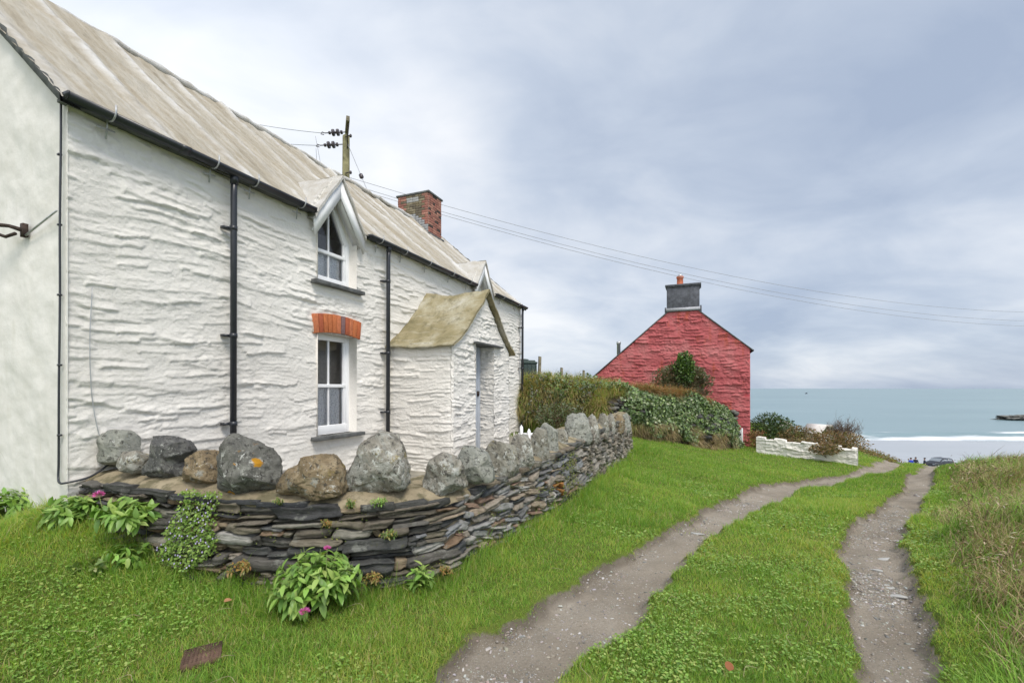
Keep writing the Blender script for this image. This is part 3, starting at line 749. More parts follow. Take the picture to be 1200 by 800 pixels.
# --- sash windows
def reveal(parent, poly, w1, mat):
    n = len(poly); V = []
    for (t, z) in poly: V += [(t, -.035, z), (t, w1 * .5, z), (t, w1, z)]
    V = np.array(V, float); f = []
    for i in range(n):
        j = (i + 1) % n
        f += [(i * 3, j * 3, j * 3 + 1, i * 3 + 1), (i * 3 + 1, j * 3 + 1, j * 3 + 2, i * 3 + 2)]
    return make_mesh('reveal', V, [f], mat, parent)
def sash_window(key, W0=.15, lace_top=None, label=None):
    t0, t1, z0, z1, ap = WIN[key]
    zb = z0 + .0; fr = MB(); e = .055
    w = MB()
    def bar(a0, a1, b0, b1, y0=W0 - .03, y1=W0 + .05): fr.box(a0, a1, y0, y1, b0, b1)
    # box frame
    bar(t0 - .05, t0 + e, z0 - .02, z1 + .02); bar(t1 - e, t1 + .05, z0 - .02, z1 + .02); bar(t0 + e, t1 - e, z0 - .02, z0 + .13)
    zm = z0 + (.72 if not ap else .50)
    # lower sash slightly inside the box, upper sash proud
    bar(t0 + e, t1 - e, zm - .025, zm + .025, W0 - .02, W0 + .055)
    for a in (t0 + e, t1 - e - .045): fr.box(a, a + .045, W0 - .012, W0 + .045, z0 + .13, z1 + .01)
    tm = (t0 + t1) / 2
    top_m = (z1 - .04) if not ap else ap - .08
    fr.box(tm - .013, tm + .013, W0 + .0, W0 + .04, z0 + .13, top_m)
    if not ap:
        bar(t0 + e, t1 - e, z1 - .085, z1 + .03)
        gp = [(t0 + .05, z0 + .08), (t1 - .05, z0 + .08), (t1 - .05, z1 - .03), (t0 + .05, z1 - .03)]
    else:
        for s, ta in ((1, t0), (-1, t1)):
            q = [(ta - s * .02, z1 - .02), (ta + s * .10, z1 - .02), (tm, ap - .15), (tm, ap + .03)]
            q = q if s == 1 else q
            fr.prism(q, 1, W0 - .028, W0 + .048)
        gp = [(t0 + .05, z0 + .08), (t1 - .05, z0 + .08), (t1 - .05, z1), (tm, ap - .06), (t0 + .05, z1)]
    win = fr.build('window', M_PAINT, cot, bevel=.004)
    if label: part_label(win, label)
    gm = MB(); gm.add([(a, W0 + .022, b_) for a, b_ in gp], [tuple(range(len(gp)))]); gm.build('pane', M_GLASS, win)
    # gathered net curtain behind the lower panes
    zt = zm + (.0 if lace_top is None else lace_top)
    xs_ = np.linspace(t0 + .06, t1 - .06, 70); V = []
    for z in (z0 + .10, zt):
        V += [(x, W0 + .085 + .012 * math.sin(x * 95), z) for x in xs_]
    make_mesh('net_curtain', np.array(V), [[(i, i + 1, i + 71, i + 70) for i in range(69)]], M_LACE, win, smooth=True)
    if not ap:   # side drape, pale
        cm = MB(); V = []; xs_ = np.linspace(t0 + .06, t0 + .24, 30)
        for z in (zm, z1): V += [(x, W0 + .14 + .02 * math.sin(x * 120), z) for x in xs_]
        make_mesh('drape', np.array(V), [[(i, i + 1, i + 31, i + 30) for i in range(29)]], simple('pale_drape', (.5, .49, .5), .9, .1), win, smooth=True)
    reveal(win, window_poly(t0, t1, z0, z1, ap), W0 + .05, M_WHITE)
    # slate sill
    s = MB(); s.box(t0 - .10, t1 + .10, -.12, W0 - .03, z0 - .055, z0 - .0)
    so = s.build('sill', M_SLATE, win, bevel=.006)
    return win
sash_window('lower', label='ground floor sash window with net curtain under brick arch')
sash_window('upper', label='upper pointed window in the nearer gablet')
sash_window('upper2'); sash_window('lower2')
# brick arch over the lower window
b = MB(); n = 11; t0, t1 = 2.68, 3.60
for i in range(n):
    a0, a1 = t0 + (t1 - t0) * i / n, t0 + (t1 - t0) * (i + 1) / n
    rise = lambda a: .045 * (1 - ((a - 3.14) / .46) ** 2)
    fan = lambda a, k: a + (a - 3.14) * .06 * k
    g_ = .006; c = random.choice([(.42, .12, .05), (.46, .15, .06), (.36, .10, .05), (.50, .17, .08)])
    if i == 6: c = (.20, .12, .12)
    V = [(fan(x, k), y, z + rise(x)) for x in (a0 + g_, a1 - g_) for y in (-.045 - random.random() * .008, .1) for k, z in ((0, 2.375), (1, 2.645))]
    b.hull8(V, c)
b.box(t0 - .01, t1 + .01, -.02, .09, 2.39, 2.64, (.55, .5, .45))
part_label(b.build('brick_arch', M_BRICK, cot, bevel=.004), 'red brick arch over the lower window')

# --- rainwater goods
def gutter(t0, t1):
    pr = []
    for k in range(9):
        a = math.pi * k / 8; pr.append((-.155 + .06 * math.cos(a), EAVE - .045 - .06 * math.sin(a)))
    inn = [(-.155 + .052 * math.cos(math.pi * k / 8), EAVE - .045 - .052 * math.sin(math.pi * k / 8)) for k in range(8, -1, -1)]
    b = MB(); b.prism(pr + inn, 0, t0, t1)
    for t in (t0, t1 - .012): b.prism([(-.155 + .062 * math.cos(math.pi * k / 8), EAVE - .045 - .062 * math.sin(math.pi * k / 8)) for k in range(9)], 0, t, t + .012)
    for t in np.arange(t0 + .9, t1 - .2, 1.9): b.prism([(-.155 + .067 * math.cos(math.pi * k / 8), EAVE - .045 - .067 * math.sin(math.pi * k / 8)) for k in range(9)] + inn, 0, t, t + .09)
    return b.build('gutter', M_BLACK, cot)
for a0, a1 in ((-.09, 2.56), (3.68, 7.44), (8.56, LEN + .08)): gutter(a0, a1)
def downpipe(t, shoe=True):
    b = MB()
    b.tube([(t, -.135, EAVE - .09), (t, -.125, EAVE - .30), (t, -.115, .30)], .034, 12)
    b.tube([(t, -.14, EAVE - .07), (t, -.132, EAVE - .18)], .043, 12)
    for z in (3.42, 2.2, 1.2):
        b.tube([(t, -.12, z - .025), (t, -.12, z + .025)], .041, 12); b.box(t - .085, t + .02, -.09, -.02, z - .014, z + .014)
    b.build('downpipe', M_BLACK, cot, smooth=False)
for t in (1.42, 4.2, 10.55): downpipe(t)
def hook(t):
    b = MB()
    p = [(t, -.155 + .075 * math.cos(a), EAVE - .045 - .075 * math.sin(a)) for a in np.linspace(.1, 2.6, 10)]
    p = p[::-1]
    b.tube([(t, -.155 + .07, EAVE + .0)] + [(t, -.155 + .072 * math.cos(a), EAVE - .04 - .072 * math.sin(a)) for a in np.linspace(.1, math.pi, 10)] + [(t, -.225, EAVE + .015)], .0075, 6)
    b.tube([(t + .005, -.085, EAVE - .03), (t + .02, -.05, EAVE - .12), (t + .012, -.045, EAVE - .24)], .008, 6)
    b.tube([(t - .065, -.06, EAVE - .165), (t + .075, -.055, EAVE - .15)], .007, 6)
    b.build('gutter_hook', M_GALV, cot, smooth=True)
for t in (.24, 1.18, 1.66, 2.35, 3.95, 4.62, 5.4, 6.3, 7.1, 9.0, 10.1): hook(t)

# --- chimney near the far gable
b = MB(); t0, t1, w0, w1, zc = 9.45, 10.15, 2.47, 3.53, RIDGE + .82
zz_ = RIDGE - .75; row = 0
while zz_ < zc - .06:
    hh = .072; red = True
    for (ax, fx, lo, hi) in (('t', w0, t0, t1), ('t', w1, t0, t1), ('w', t0, w0, w1), ('w', t1, w0, w1)):
        p = lo + (0 if row % 2 else -.11)
        while p < hi - .01:
            ln = random.choice([.11, .215, .215]); a0, a1 = max(lo, p) + .004, min(hi, p + ln) - .004; p += ln
            if a1 - a0 < .03: continue
            mid = (a0 + a1) / 2; quoin = min(mid - lo, hi - mid) < .2
            c = random.choice([(.30, .135, .105), (.35, .18, .135), (.24, .115, .09)])
            if ax == 'w' and not quoin: c = random.choice([(.17, .14, .09), (.22, .19, .13), (.13, .11, .08)])
            if ax == 'w' and abs(mid - w0 - .5) < .2 and zc - .33 < zz_ < zc - .16: c = (.33, .33, .32)
            if ax == 'w' and fx == t0 and zz_ < RIDGE + .20 - abs(mid - RIDGE_W) * .8 and mid < RIDGE_W + .1: c = (.30, .31, .32)
            if ax == 't' and random.random() < .22: c = (.06, .05, .045)
            pr = random.random() * .008
            if ax == 't': b.box(a0, a1, fx - .03 - pr, fx + .03 + pr, zz_ + .004, zz_ + hh - .004, c)
            else: b.box(fx - .03 - pr, fx + .03 + pr, a0, a1, zz_ + .004, zz_ + hh - .004, c)
    zz_ += hh; row += 1
b.box(t0 + .0, t1, w0 + .0, w1, RIDGE - .75, zc - .05, (.35, .32, .28))
ch = b.build('chimney', M_BRICK, cot, bevel=.004); part_label(ch, 'brick and stone chimney with cement patches')
b = MB(); b.box(t0 - .06, t1 + .06, w0 - .06, w1 + .06, zc - .055, zc - .0); b.build('chimney_slab', M_SLATE, ch, bevel=.01)
b = MB(); b.box(t0 - .09, t1 + .09, w0 - .09, w0 - .035, RIDGE - .50, RIDGE - .44); b.build('drip_slate', M_SLATE, ch, bevel=.01)

# --- porch
PT0, PT1, PD = 4.33, 6.74, 1.30
PC = (PT0 + PT1) / 2; PE, PR_ = 2.27, 3.40
def roof_z(t):   # flared profile
    k = np.clip(np.abs(t - PC) / (PC - PT0 + .1), 0, 1.15)
    return PR_ - (PR_ - PE) * (1.28 * k - .28 * k ** 2.2)
doorp = [(PT0 + .80, -.1), (PT0 + 1.58, -.1), (PT0 + 1.58, 2.40), (PT0 + .80, 2.40)]
us = np.arange(PT0, PT1 + .01, .0125); vs = np.arange(.0, PR_ - .02, .0125)
outl = [(PT0, .0), (PT1, .0)] + [(t, float(roof_z(t)) - .04) for t in np.linspace(PT1, PT0, 24)]
pw = relief_wall('porch_front', us, vs, lambda U, V, h: np.stack([U, -PD - h * .8, V], -1), .028, .24, .062, 201, M_WHITE, cot, outl, [doorp], (PT0, PT1))
for tt, sg in ((PT0, -1), (PT1, 1)):
    relief_wall('porch_side', np.arange(0, PD + .006, .0125), np.arange(.0, PE + .1, .0125), lambda U, V, h: np.stack([tt + sg * (h * .75 - .0), -U, V], -1), .026, .27, .062, 211, M_WHITE, cot, None, (), (None, PD))
rv = MB()
for a, b_ in ((0, 1), (1, 2), (2, 3), (3, 0)):
    pass
relief_wall('porch_reveal', np.arange(0, .36, .0125), np.arange(.0, 2.42, .0125), lambda U, V, h: np.stack([np.full_like(U, PT0 + 1.58) - h * .8, -PD - .015 + U, V], -1), .028, .24, .062, 221, M_WHITE, pw)
relief_wall('porch_reveal', np.arange(0, .36, .0125), np.arange(.0, 2.42, .0125), lambda U, V, h: np.stack([np.full_like(U, PT0 + .80) + h * .8, -PD - .015 + U, V], -1), .02, .24, .062, 231, M_WHITE, pw)
b = MB(); b.box(PT0 + .70, PT0 + 1.86, -PD - .10, -PD + .30, 2.40, 2.435); b.build('door_lintel', M_SLATE, cot, bevel=.006)
b = MB(); b.box(PT0 + .80, PT0 + 1.58, -PD + .28, -PD + .32, .15, 2.42)
for k in range(6): b.box(PT0 + .815 + k * .126, PT0 + .93 + k * .126, -PD + .268, -PD + .285, .17, 2.40)
dr = b.build('porch_door', M_DOOR, cot, bevel=.004)
b = MB(); b.box(PT0 + 1.40, PT0 + 1.46, -PD + .24, -PD + .27, 1.45, 1.55); b.build('latch', M_IRON, dr)
# porch roof slab
def porch_roof():
    ts = np.concatenate([np.linspace(PT0 - .09, PC, 60), np.linspace(PC, PT1 + .09, 60)[1:]]); ws = np.linspace(-PD - .09, .02, 50)
    T, Wd = np.meshgrid(ts, ws, indexing='ij')
    edge = fbm(T * 3, T * 0, seed=240) * .05 * sstep(-PD + .1, -PD - .16, Wd)
    Z = roof_z(T) + .05 + fbm(T * 2, Wd * 2, seed=241) * .05 + fbm(T * 9, Wd * 9, seed=242) * .014 - .03 * sstep(.1, .6, (Wd + PD) / PD) * (1 - sstep(.6, 1, (Wd + PD) / PD))
    top = np.stack([T, Wd + edge, Z], -1); lo = top - np.array([0, 0, .036])
    n, m = T.shape; V = np.vstack([top.reshape(-1, 3), lo.reshape(-1, 3)]); g = grid_faces(n, m); N_ = n * m
    side = []
    for i in range(n - 1): side.append((i * m, (i + 1) * m, (i + 1) * m + N_, i * m + N_))
    for j in range(m - 1):
        side.append((j, j + 1, j + 1 + N_, j + N_)); k = (n - 1) * m; side.append((k + j, k + j + 1, k + j + 1 + N_, k + j + N_))
    return make_mesh('porch_roof', V, [g, g[:, ::-1] + N_, side], M_PROOF, cot, smooth=True)
part_label(porch_roof(), 'mossy cement coated porch roof, flared at the eaves')

# --- cable, conduit, lamp bracket on the near gable
b = MB()
pts_ = [(-.03, w, EAVE + .0 + w * PITCH - .05) for w in (2.9, 2.0, 1.2, .5, .08)]
pts_ += [(-.03, .03, EAVE - .15), (-.035, .035, 3.0), (-.03, .045, 2.4), (-.035, .05, 1.6), (-.03, .065, 1.0), (-.035, .06, .84), (-.05, .0, .80), (-.03, -.05, .80), (.12, -.09, .83), (.28, -.07, .93), (.36, -.06, 1.02), (.40, -.04, 1.2)]
b.tube(catmull(pts_, 5), .009, 6)
for z in (3.6, 3.0, 2.4, 1.8, 1.2): b.box(-.045, -.02, .03, .06, z - .008, z + .008)
part_label(b.build('cable', M_BLACK, cot), 'black cable running down the corner')
b = MB(); b.tube([(-.03, .10, 3.13), (-.03, .62, 2.98)], .009, 6); b.build('conduit', M_GALV, cot)
b = MB(); b.box(-.05, -.012, .61, .66, 2.97, 3.09); b.tube([(-.04, .64, 3.03), (-.10, .72, 3.06), (-.16, .84, 3.07), (-.20, .90, 3.10)], [.02, .016, .02, .022], 8)
b.tube([(-.08, .66, 2.99), (-.1, .78, 2.97), (-.13, .86, 3.0)], .015, 6); b.box(-.23, -.18, .86, .95, 3.07, 3.14)
part_label(b.build('lamp_bracket', M_IRON, cot), 'rusty black lamp bracket on the end wall')
b = MB(); b.tube(catmull([(.16, -.03, 2.5), (.14, -.035, 2.0), (.16, -.03, 1.5), (.22, -.05, 1.1), (.28, -.06, .95)], 6), .004, 5); b.build('thin_wire', M_GALV, cot)
# ------------------------------------------------------------------ garden wall
WL = WALL                                   # outer foot of the wall, plan
seg = np.r_[0, np.cumsum(np.linalg.norm(np.diff(WL, axis=0), axis=1))]
WLEN = seg[-1]
def wpt(s): return np.array([np.interp(s, seg, WL[:, 0]), np.interp(s, seg, WL[:, 1])])
def wtan(s):
    a, b = wpt(max(0, s - .12)), wpt(min(WLEN, s + .12)); d = b - a; return d / np.linalg.norm(d)
def w_in(s): t = wtan(s); return np.array([-t[1], t[0]])       # towards the garden
TOPS = [(0, .80), (.8, .78), (1.5, .75), (2.3, .72), (3.0, .68), (3.6, .64), (4.3, .66), (5.5, .75), (7.5, .86), (9, .90), (WLEN, .92)]
def wtop(s): return np.interp(s, [a for a, _ in TOPS], [b for _, b in TOPS])
BATTER = .10
def wall_frame(s, k, out=0.0):
    """point on the outer face at arc s, height fraction k"""
    p = wpt(s) + w_in(s) * (BATTER * k - out)
    z0 = gz1(*wpt(s)) - .06
    return np.array([p[0], p[1], z0 + (wtop(s) - z0) * k])

def sub_cube(n=3):
    V = {}; fs = []
    def vid(p):
        k = tuple(np.round(p, 4)); return V.setdefault(k, len(V))
    for ax in range(3):
        for sg in (-1, 1):
            for i in range(n):
                for j in range(n):
                    q = []
                    for a, b in ((i, j), (i + 1, j), (i + 1, j + 1), (i, j + 1)):
                        p = np.zeros(3); p[ax] = sg; p[(ax + 1) % 3] = -1 + 2 * a / n; p[(ax + 2) % 3] = -1 + 2 * b / n; q.append(vid(p))
                    fs.append(q if sg > 0 else q[::-1])
    return np.array(list(V.keys())), fs
SC_V, SC_F = sub_cube(6)

gw = thing('garden_wall', 'curving dry stone garden wall of dark slate with sandy mortar top in front of the cottage', 'stone wall', (0, 0, 0))
sv, sf, sc_, n0 = [], [], [], 0
k = 0.0; rr = random.Random(5)
rows = []
while k < .95:
    h = rr.choice([.035, .045, .055, .065, .08, .10, .135])
    if k + h > .93: h = 1.0 - k
    rows.append((k, min(1, k + h))); k += h
for (k0, k1) in rows:
    s = rr.random() * .15
    while s < WLEN - .05:
        right = sstep(3.3, 3.9, s); far = sstep(6, 7.5, s)
        ln = rr.choice([.07, .10, .16, .22, .30, .38, .50]) * (1.0 - .3 * right) * (1 - .2 * far)
        s1 = min(WLEN, s + ln); gap = .007 + .008 * right * rr.random()
        # split a tall place into two thin slabs now and then
        parts_ = [(k0, k1)] if rr.random() > .35 or k1 - k0 < .09 else [(k0, k0 + (k1 - k0) * rr.uniform(.35, .65))]
        if len(parts_) == 1 and parts_[0][1] < k1: parts_.append((parts_[0][1], k1))
        for (ka, kb) in parts_:
            c0 = wall_frame((s + s1) / 2, (ka + kb) / 2)
            tn = wtan((s + s1) / 2); inn = w_in((s + s1) / 2)
            hh = np.linalg.norm(wall_frame((s + s1) / 2, kb) - wall_frame((s + s1) / 2, ka)) / 2 - gap * .5
            L_ = (s1 - s) / 2 - gap * .5
            if L_ < .015 or hh < .008: continue
            q = SC_V.copy(); sd_ = rr.randint(0, 9999)
            rad = np.linalg.norm(q, axis=1, keepdims=True)
            q = q * (1 - .075 * ((rad - 1) / .732) )             # slightly worn corners
            tl = rr.uniform(-.3, .3) * min(1, .10 / max(L_, .05)) * (.5 + .6 * right)
            q[:, 2] *= 1 - rr.uniform(0, .45) * (q[:, 0] * rr.choice([-1, 1]) * .5 + .5)   # wedge
            px_, py_, pz_ = q[:, 0] * L_, q[:, 1] * .10, q[:, 2] * hh
            nz_ = fbm(px_ * 14 + sd_, py_ * 14, pz_ * 22, seed=401)
            nx_ = fbm(px_ * 9 + sd_, py_ * 9 + 5, pz_ * 9, seed=402)
            # outer face (y=-1 side) rough, split in small steps
            lay = np.floor((pz_ + .004 * nx_) / .017 + sd_ % 7); step_ = (_hash(lay, np.zeros_like(lay), np.zeros_like(lay), sd_) - .5) * .034 + np.floor(nx_ * 5) / 5 * .03
            out = rr.uniform(-.03, .05) * (1 - .45 * right)
            py2 = py_ + np.where(q[:, 1] < 0, step_ - nz_ * .018, 0) + .09 - out
            shx = rr.uniform(-.9, .9); px2 = px_ + nz_ * .03 * (L_ > .05) + pz_ * shx; pz2 = pz_ + nx_ * min(.014, hh * .4) + px_ * tl + np.round(fbm(px_ * 12 + sd_, py_ * 5, seed=404) * 3) / 3 * hh * .35
            P = c0[None] + np.c_[px2[:, None] * tn[None] + py2[:, None] * inn[None], pz2]
            dark = [(.07, .075, .08), (.10, .10, .098), (.15, .14, .115), (.17, .125, .09), (.125, .115, .10), (.05, .053, .06), (.21, .175, .13), (.20, .20, .185), (.08, .08, .078)]
            lite = [(.24, .235, .22), (.32, .32, .31), (.17, .17, .17), (.31, .27, .22), (.24, .22, .19), (.28, .29, .30), (.10, .105, .11), (.33, .27, .20), (.40, .39, .36), (.28, .19, .14)]
            mid = [(.22, .20, .16), (.28, .25, .20), (.16, .14, .11), (.32, .30, .26), (.20, .19, .17)]
            c = tuple(q * f for q, f in zip(rr.choice(dark), (1.3, 1.24, 1.12))) if rr.random() > right + .06 else rr.choice(lite)
            if right > .9 and rr.random() < far: c = rr.choice(mid)
            if 5.72 < s < 5.9 and .2 < ka < .5: c = (.34, .16, .05)
            sv.append(P); sf += [[i + n0 for i in f] for f in SC_F]; sc_.append(np.tile(c, (len(P), 1))); n0 += len(P)
        s = s1
make_mesh('stonework', np.concatenate(sv), [sf], M_STONE, gw, smooth=False, col=np.concatenate(sc_))
# mortar and earth core between the stones, both faces and the far end
ss = np.linspace(0, WLEN, 200); prof = [(0, -.05, .035), (0, .5, .035), (0, .985, .03)]
V = []; C = []
THICK = .46
for s in ss:
    inn = w_in(s); z0 = gz1(*wpt(s)) - .12; zt = wtop(s)
    r_ = float(sstep(3.1, 4.0, s)); c = np.array((.07, .058, .042)) * (1 - r_) + np.array((.30, .25, .17)) * r_
    for (k_, o) in ((0, .07 - .035 * r_), (.33, .07 - .035 * r_), (.66, .07 - .035 * r_), (.985, .05)):
        p = wpt(s) + inn * (BATTER * k_ + o); V.append((p[0], p[1], z0 + (zt - z0) * k_)); C.append(c)
    p = wpt(s) + inn * THICK; V.append((p[0], p[1], zt - .02)); C.append(c); V.append((p[0], p[1], z0 - .2)); C.append(c)
make_mesh('mortar_core', np.array(V), [grid_faces(200, 6)], M_MORTAR, gw, col=np.array(C))
# sandy mortar bed along the top
nS, nW = 420, 26; V = []
for s in np.linspace(0.02, WLEN, nS):
    inn = w_in(s)
    for j in range(nW):
        v = j / (nW - 1); o = BATTER - .015 + v * (THICK + .12 - .3 * float(sstep(7.5, 8.5, s)))
        p = wpt(s) + inn * o
        z = wtop(s) + .012 + .055 * float(sstep(0, .35, v)) + .03 * v
        V.append((p[0], p[1], z))
V = np.array(V); lump = fbm(V[:, 0] * 4, V[:, 1] * 4, seed=420) * .03 + fbm(V[:, 0] * 16, V[:, 1] * 16, seed=421) * .014
V[:, 2] += lump
ed = np.tile(np.arange(nW) == 0, nS); V[ed, 2] -= .045
V[np.tile(np.arange(nW) == 1, nS), 2] -= .012
make_mesh('mortar_cap', V, [grid_faces(nS, nW)], M_CAP, gw, smooth=True)
# flat slate ends lying along the front edge of the top
sv, sf, sc_, n0 = [], [], [], 0
s = .15
while s < WLEN - .3:
    ln = rr.uniform(.14, .42) * (1 if s < 3.8 else .8); L_ = ln / 2; c0s = s + L_
    if not (3.55 < s < 3.75 or rr.random() < .1):
        q = SC_V.copy(); tn = wtan(c0s); inn = w_in(c0s); p = wpt(c0s); hh = rr.uniform(.014, .03)
        px_, py_, pz_ = q[:, 0] * L_, q[:, 1] * rr.uniform(.07, .12), q[:, 2] * hh
        no = fbm(px_ * 10 + s * 7, py_ * 10, pz_ * 20, seed=440)
        P = np.c_[p[0] + px_ * tn[0] + (py_ + BATTER + .05 + no * .03) * inn[0], p[1] + px_ * tn[1] + (py_ + BATTER + .05 + no * .03) * inn[1], wtop(c0s) - .005 + pz_ + no * .014]
        c = rr.choice([(.05, .054, .06), (.08, .08, .075), (.14, .12, .09), (.06, .062, .066)]) if c0s < 4.2 else rr.choice([(.22, .2, .16), (.12, .12, .11), (.18, .15, .11)])
        sv.append(P); sf += [[i + n0 for i in f] for f in SC_F]; sc_.append(np.tile(c, (len(P), 1))); n0 += len(P)
    s += ln + .012
make_mesh('edge_slates', np.concatenate(sv), [sf], M_STONE, gw, smooth=False, col=np.concatenate(sc_))

# ------------------------------------------------------------------ the upright stones set on the wall
def ico(sub):
    import bmesh
    bm = bmesh.new(); bmesh.ops.create_icosphere(bm, subdivisions=sub, radius=1)
    V = np.array([v.co[:] for v in bm.verts]); Fc = [[v.index for v in f.verts] for f in bm.faces]; bm.free(); return V, Fc
ICO_V, ICO_F = ico(5); ICO3_V, ICO3_F = ico(3)
def rock_shape(rx, ry, rz, seed, box=2.6, rough=.16, planes=7, lean=0.0, taper=0.0, V0=None):
    r_ = np.random.default_rng(seed)
    V = (ICO_V if V0 is None else V0).copy()
    nrm = (np.abs(V) ** box).sum(1) ** (1 / box); V = V / nrm[:, None]
    w = fbm(V[:, 0] * 1.1 + seed, V[:, 1] * 1.1, V[:, 2] * 1.1, seed=500, octv=3); V = V * (1 + w * rough * 1.6)[:, None]
    for q in range(planes + 7):                    # flat fractured faces, big ones first
        n = r_.normal(size=3); n[2] *= .7; n[1] *= .8; n /= np.linalg.norm(n); d = r_.uniform(.72, .95) if q < planes else r_.uniform(.85, 1.0)
        over = V @ n - d; m = over > 0; V[m] -= np.outer(over[m] * r_.uniform(.85, 1.0), n)
    f = -np.abs(fbm(V[:, 0] * 2.2 + seed, V[:, 1] * 2.2, V[:, 2] * 3.2, seed=510, octv=5)) * rough * .9
    f += fbm(V[:, 0] * 7 + seed, V[:, 1] * 7, V[:, 2] * 9, seed=520, octv=4) * rough * .45
    cr = fbm(V[:, 0] * 1.7 + seed + 9, V[:, 1] * 1.7, V[:, 2] * 2.5, seed=530, octv=3)
    f -= np.exp(-(cr / .035) ** 2) * rough * .5    # cracks
    V = V * (1 + f)[:, None]
    V[:, 0] /= np.abs(V[:, 0]).max(); V[:, 2] /= np.abs(V[:, 2]).max(); V[:, 1] /= np.abs(V[:, 1]).max()
    k = (V[:, 2] + 1) / 2
    wide = 1 + .30 * sstep(.1, -.9, V[:, 2]); V[:, 0] *= wide; V[:, 1] *= wide
    V[:, 0] /= np.abs(V[:, 0]).max(); V[:, 1] /= np.abs(V[:, 1]).max()
    V[:, 0] = V[:, 0] * (1 - taper * k) + lean * k
    return V * np.array([rx, ry, rz])
RK = {'grey': mat_rock('grey_lichen_rock', (.11, .105, .085), (.21, .20, .165), (.31, .30, .26), .6, yellow=.5),
      'dark': mat_rock('dark_rock', (.05, .052, .055), (.11, .11, .105), (.2, .2, .185), .2, white=.2),
      'brown': mat_rock('brown_rock', (.09, .07, .045), (.20, .155, .095), (.30, .25, .17), .15, white=.2, yellow=.5),
      'orange': mat_rock('lichen_spotted_rock', (.065, .065, .06), (.13, .13, .115), (.20, .20, .18), .1, orange=1.0, white=.4),
      'smooth': mat_rock('smooth_grey_rock', (.17, .18, .165), (.24, .245, .215), (.32, .32, .28), .2, white=.1, yellow=.3),
      'pale': mat_rock('pale_lichen_rock', (.12, .115, .10), (.23, .215, .18), (.38, .37, .33), .8, white=.7, yellow=.6)}
STONES = [  # px0, px1, ytop, ybase, depth, material, box, lean, taper, label
    (117, 160, 499, 548, 4.10, 'smooth', 3.2, .05, .1, 'tall rounded grey stone on the wall nearest the cottage corner'),
    (136, 176, 526, 557, 3.92, 'pale', 2.4, 0, .1, 'small pale boulder tucked in front of the tall stone by the cottage corner'),
    (173, 226, 506, 558, 3.86, 'dark', 3.4, .12, .15, 'dark flat sided slab between the corner stones and a brown boulder'),
    (211, 256, 523, 568, 3.72, 'brown', 2.5, 0, .1, 'brown lumpy boulder just left of the orange lichen stone'),
    (254, 326, 504, 578, 3.60, 'orange', 3.0, -.14, .34, 'big dark stone spotted with orange lichen in front of the first drainpipe'),
    (326, 406, 527, 583, 3.55, 'brown', 2.8, .05, .14, 'wide low brown stone right of the orange lichen stone'),
    (407, 480, 502, 576, 3.72, 'pale', 2.3, .02, .06, 'largest round boulder with white lichen below the second drainpipe'),
    (496, 548, 528, 577, 3.98, 'pale', 2.3, .0, .1, 'squat pale mottled boulder at the bend of the wall'),
    (537, 580, 517, 565, 4.22, 'smooth', 2.5, -.1, .12, 'smooth grey green leaning stone just after the bend of the wall'),
    (573, 609, 516, 556, 4.75, 'grey', 2.8, 0, .05, 'blocky grey stone in front of the porch doorway'),
    (597, 629, 506, 551, 5.05, 'pale', 2.6, 0, .08, 'pale crusty upright stone under the white pickets'),
    (622, 646, 500, 541, 5.5, 'grey', 3.0, .14, .1, 'narrow grey slab leaning on its rusty streaked neighbour'),
    (634, 659, 495, 534, 5.9, 'smooth', 3.2, -.1, .25, 'smooth leaning slab with a rusty streak'),
    (651, 669, 501, 530, 6.35, 'grey', 2.6, 0, .1, 'small grey stone left of the tall arch shaped one'),
    (662, 697, 483, 520, 6.9, 'smooth', 2.6, .05, .1, 'tall arch shaped grey stone on the rising part of the wall'),
    (686, 706, 486, 518, 7.5, 'pale', 2.8, 0, .1, 'pale ribbed stone against the tall arch shaped one'),
    (699, 716, 485, 513, 8.2, 'grey', 2.8, .1, .1, 'grey tilted slab in the far row of the wall'),
    (709, 724, 485, 511, 8.9, 'pale', 2.8, .1, .1, 'pale slab, third from the far end of the wall'),
    (719, 734, 486, 508, 9.7, 'brown', 2.8, .05, .1, 'brownish slab, last but one on the far end of the wall'),
    (727, 742, 484, 508, 10.6, 'smooth', 2.5, .0, .15, 'rounded grey stone ending the wall by the hedge bank')]
OUTLINES = [  # photographed outlines of the nearer stones, pixels
    [(240, 215), (262, 200), (300, 202), (316, 220), (319, 262), (312, 290), (248, 290), (240, 250)],
    [(274, 270), (285, 253), (320, 250), (346, 262), (350, 285), (340, 306), (290, 306), (275, 290)],
    [(347, 240), (350, 215), (400, 214), (435, 228), (450, 250), (427, 277), (424, 314), (385, 318), (349, 306)],
    [(424, 290), (440, 262), (470, 248), (500, 252), (512, 270), (510, 326), (470, 334), (428, 330)],
    [(511, 262), (519, 225), (540, 207), (580, 222), (625, 245), (648, 275), (648, 330), (620, 352), (570, 356), (512, 348)],
    [(652, 325), (665, 292), (690, 285), (720, 260), (765, 255), (795, 272), (811, 300), (802, 350), (750, 364), (680, 362), (660, 350)],
    [(818, 300), (840, 255), (852, 225), (885, 205), (925, 215), (945, 240), (958, 290), (948, 338), (890, 350), (828, 348)],
    [(991, 320), (1005, 272), (1035, 254), (1070, 262), (1088, 285), (1090, 340), (1040, 354), (996, 350)],
    [(1074, 262), (1085, 237), (1110, 238), (1145, 258), (1157, 290), (1154, 326), (1110, 330), (1082, 310)]]
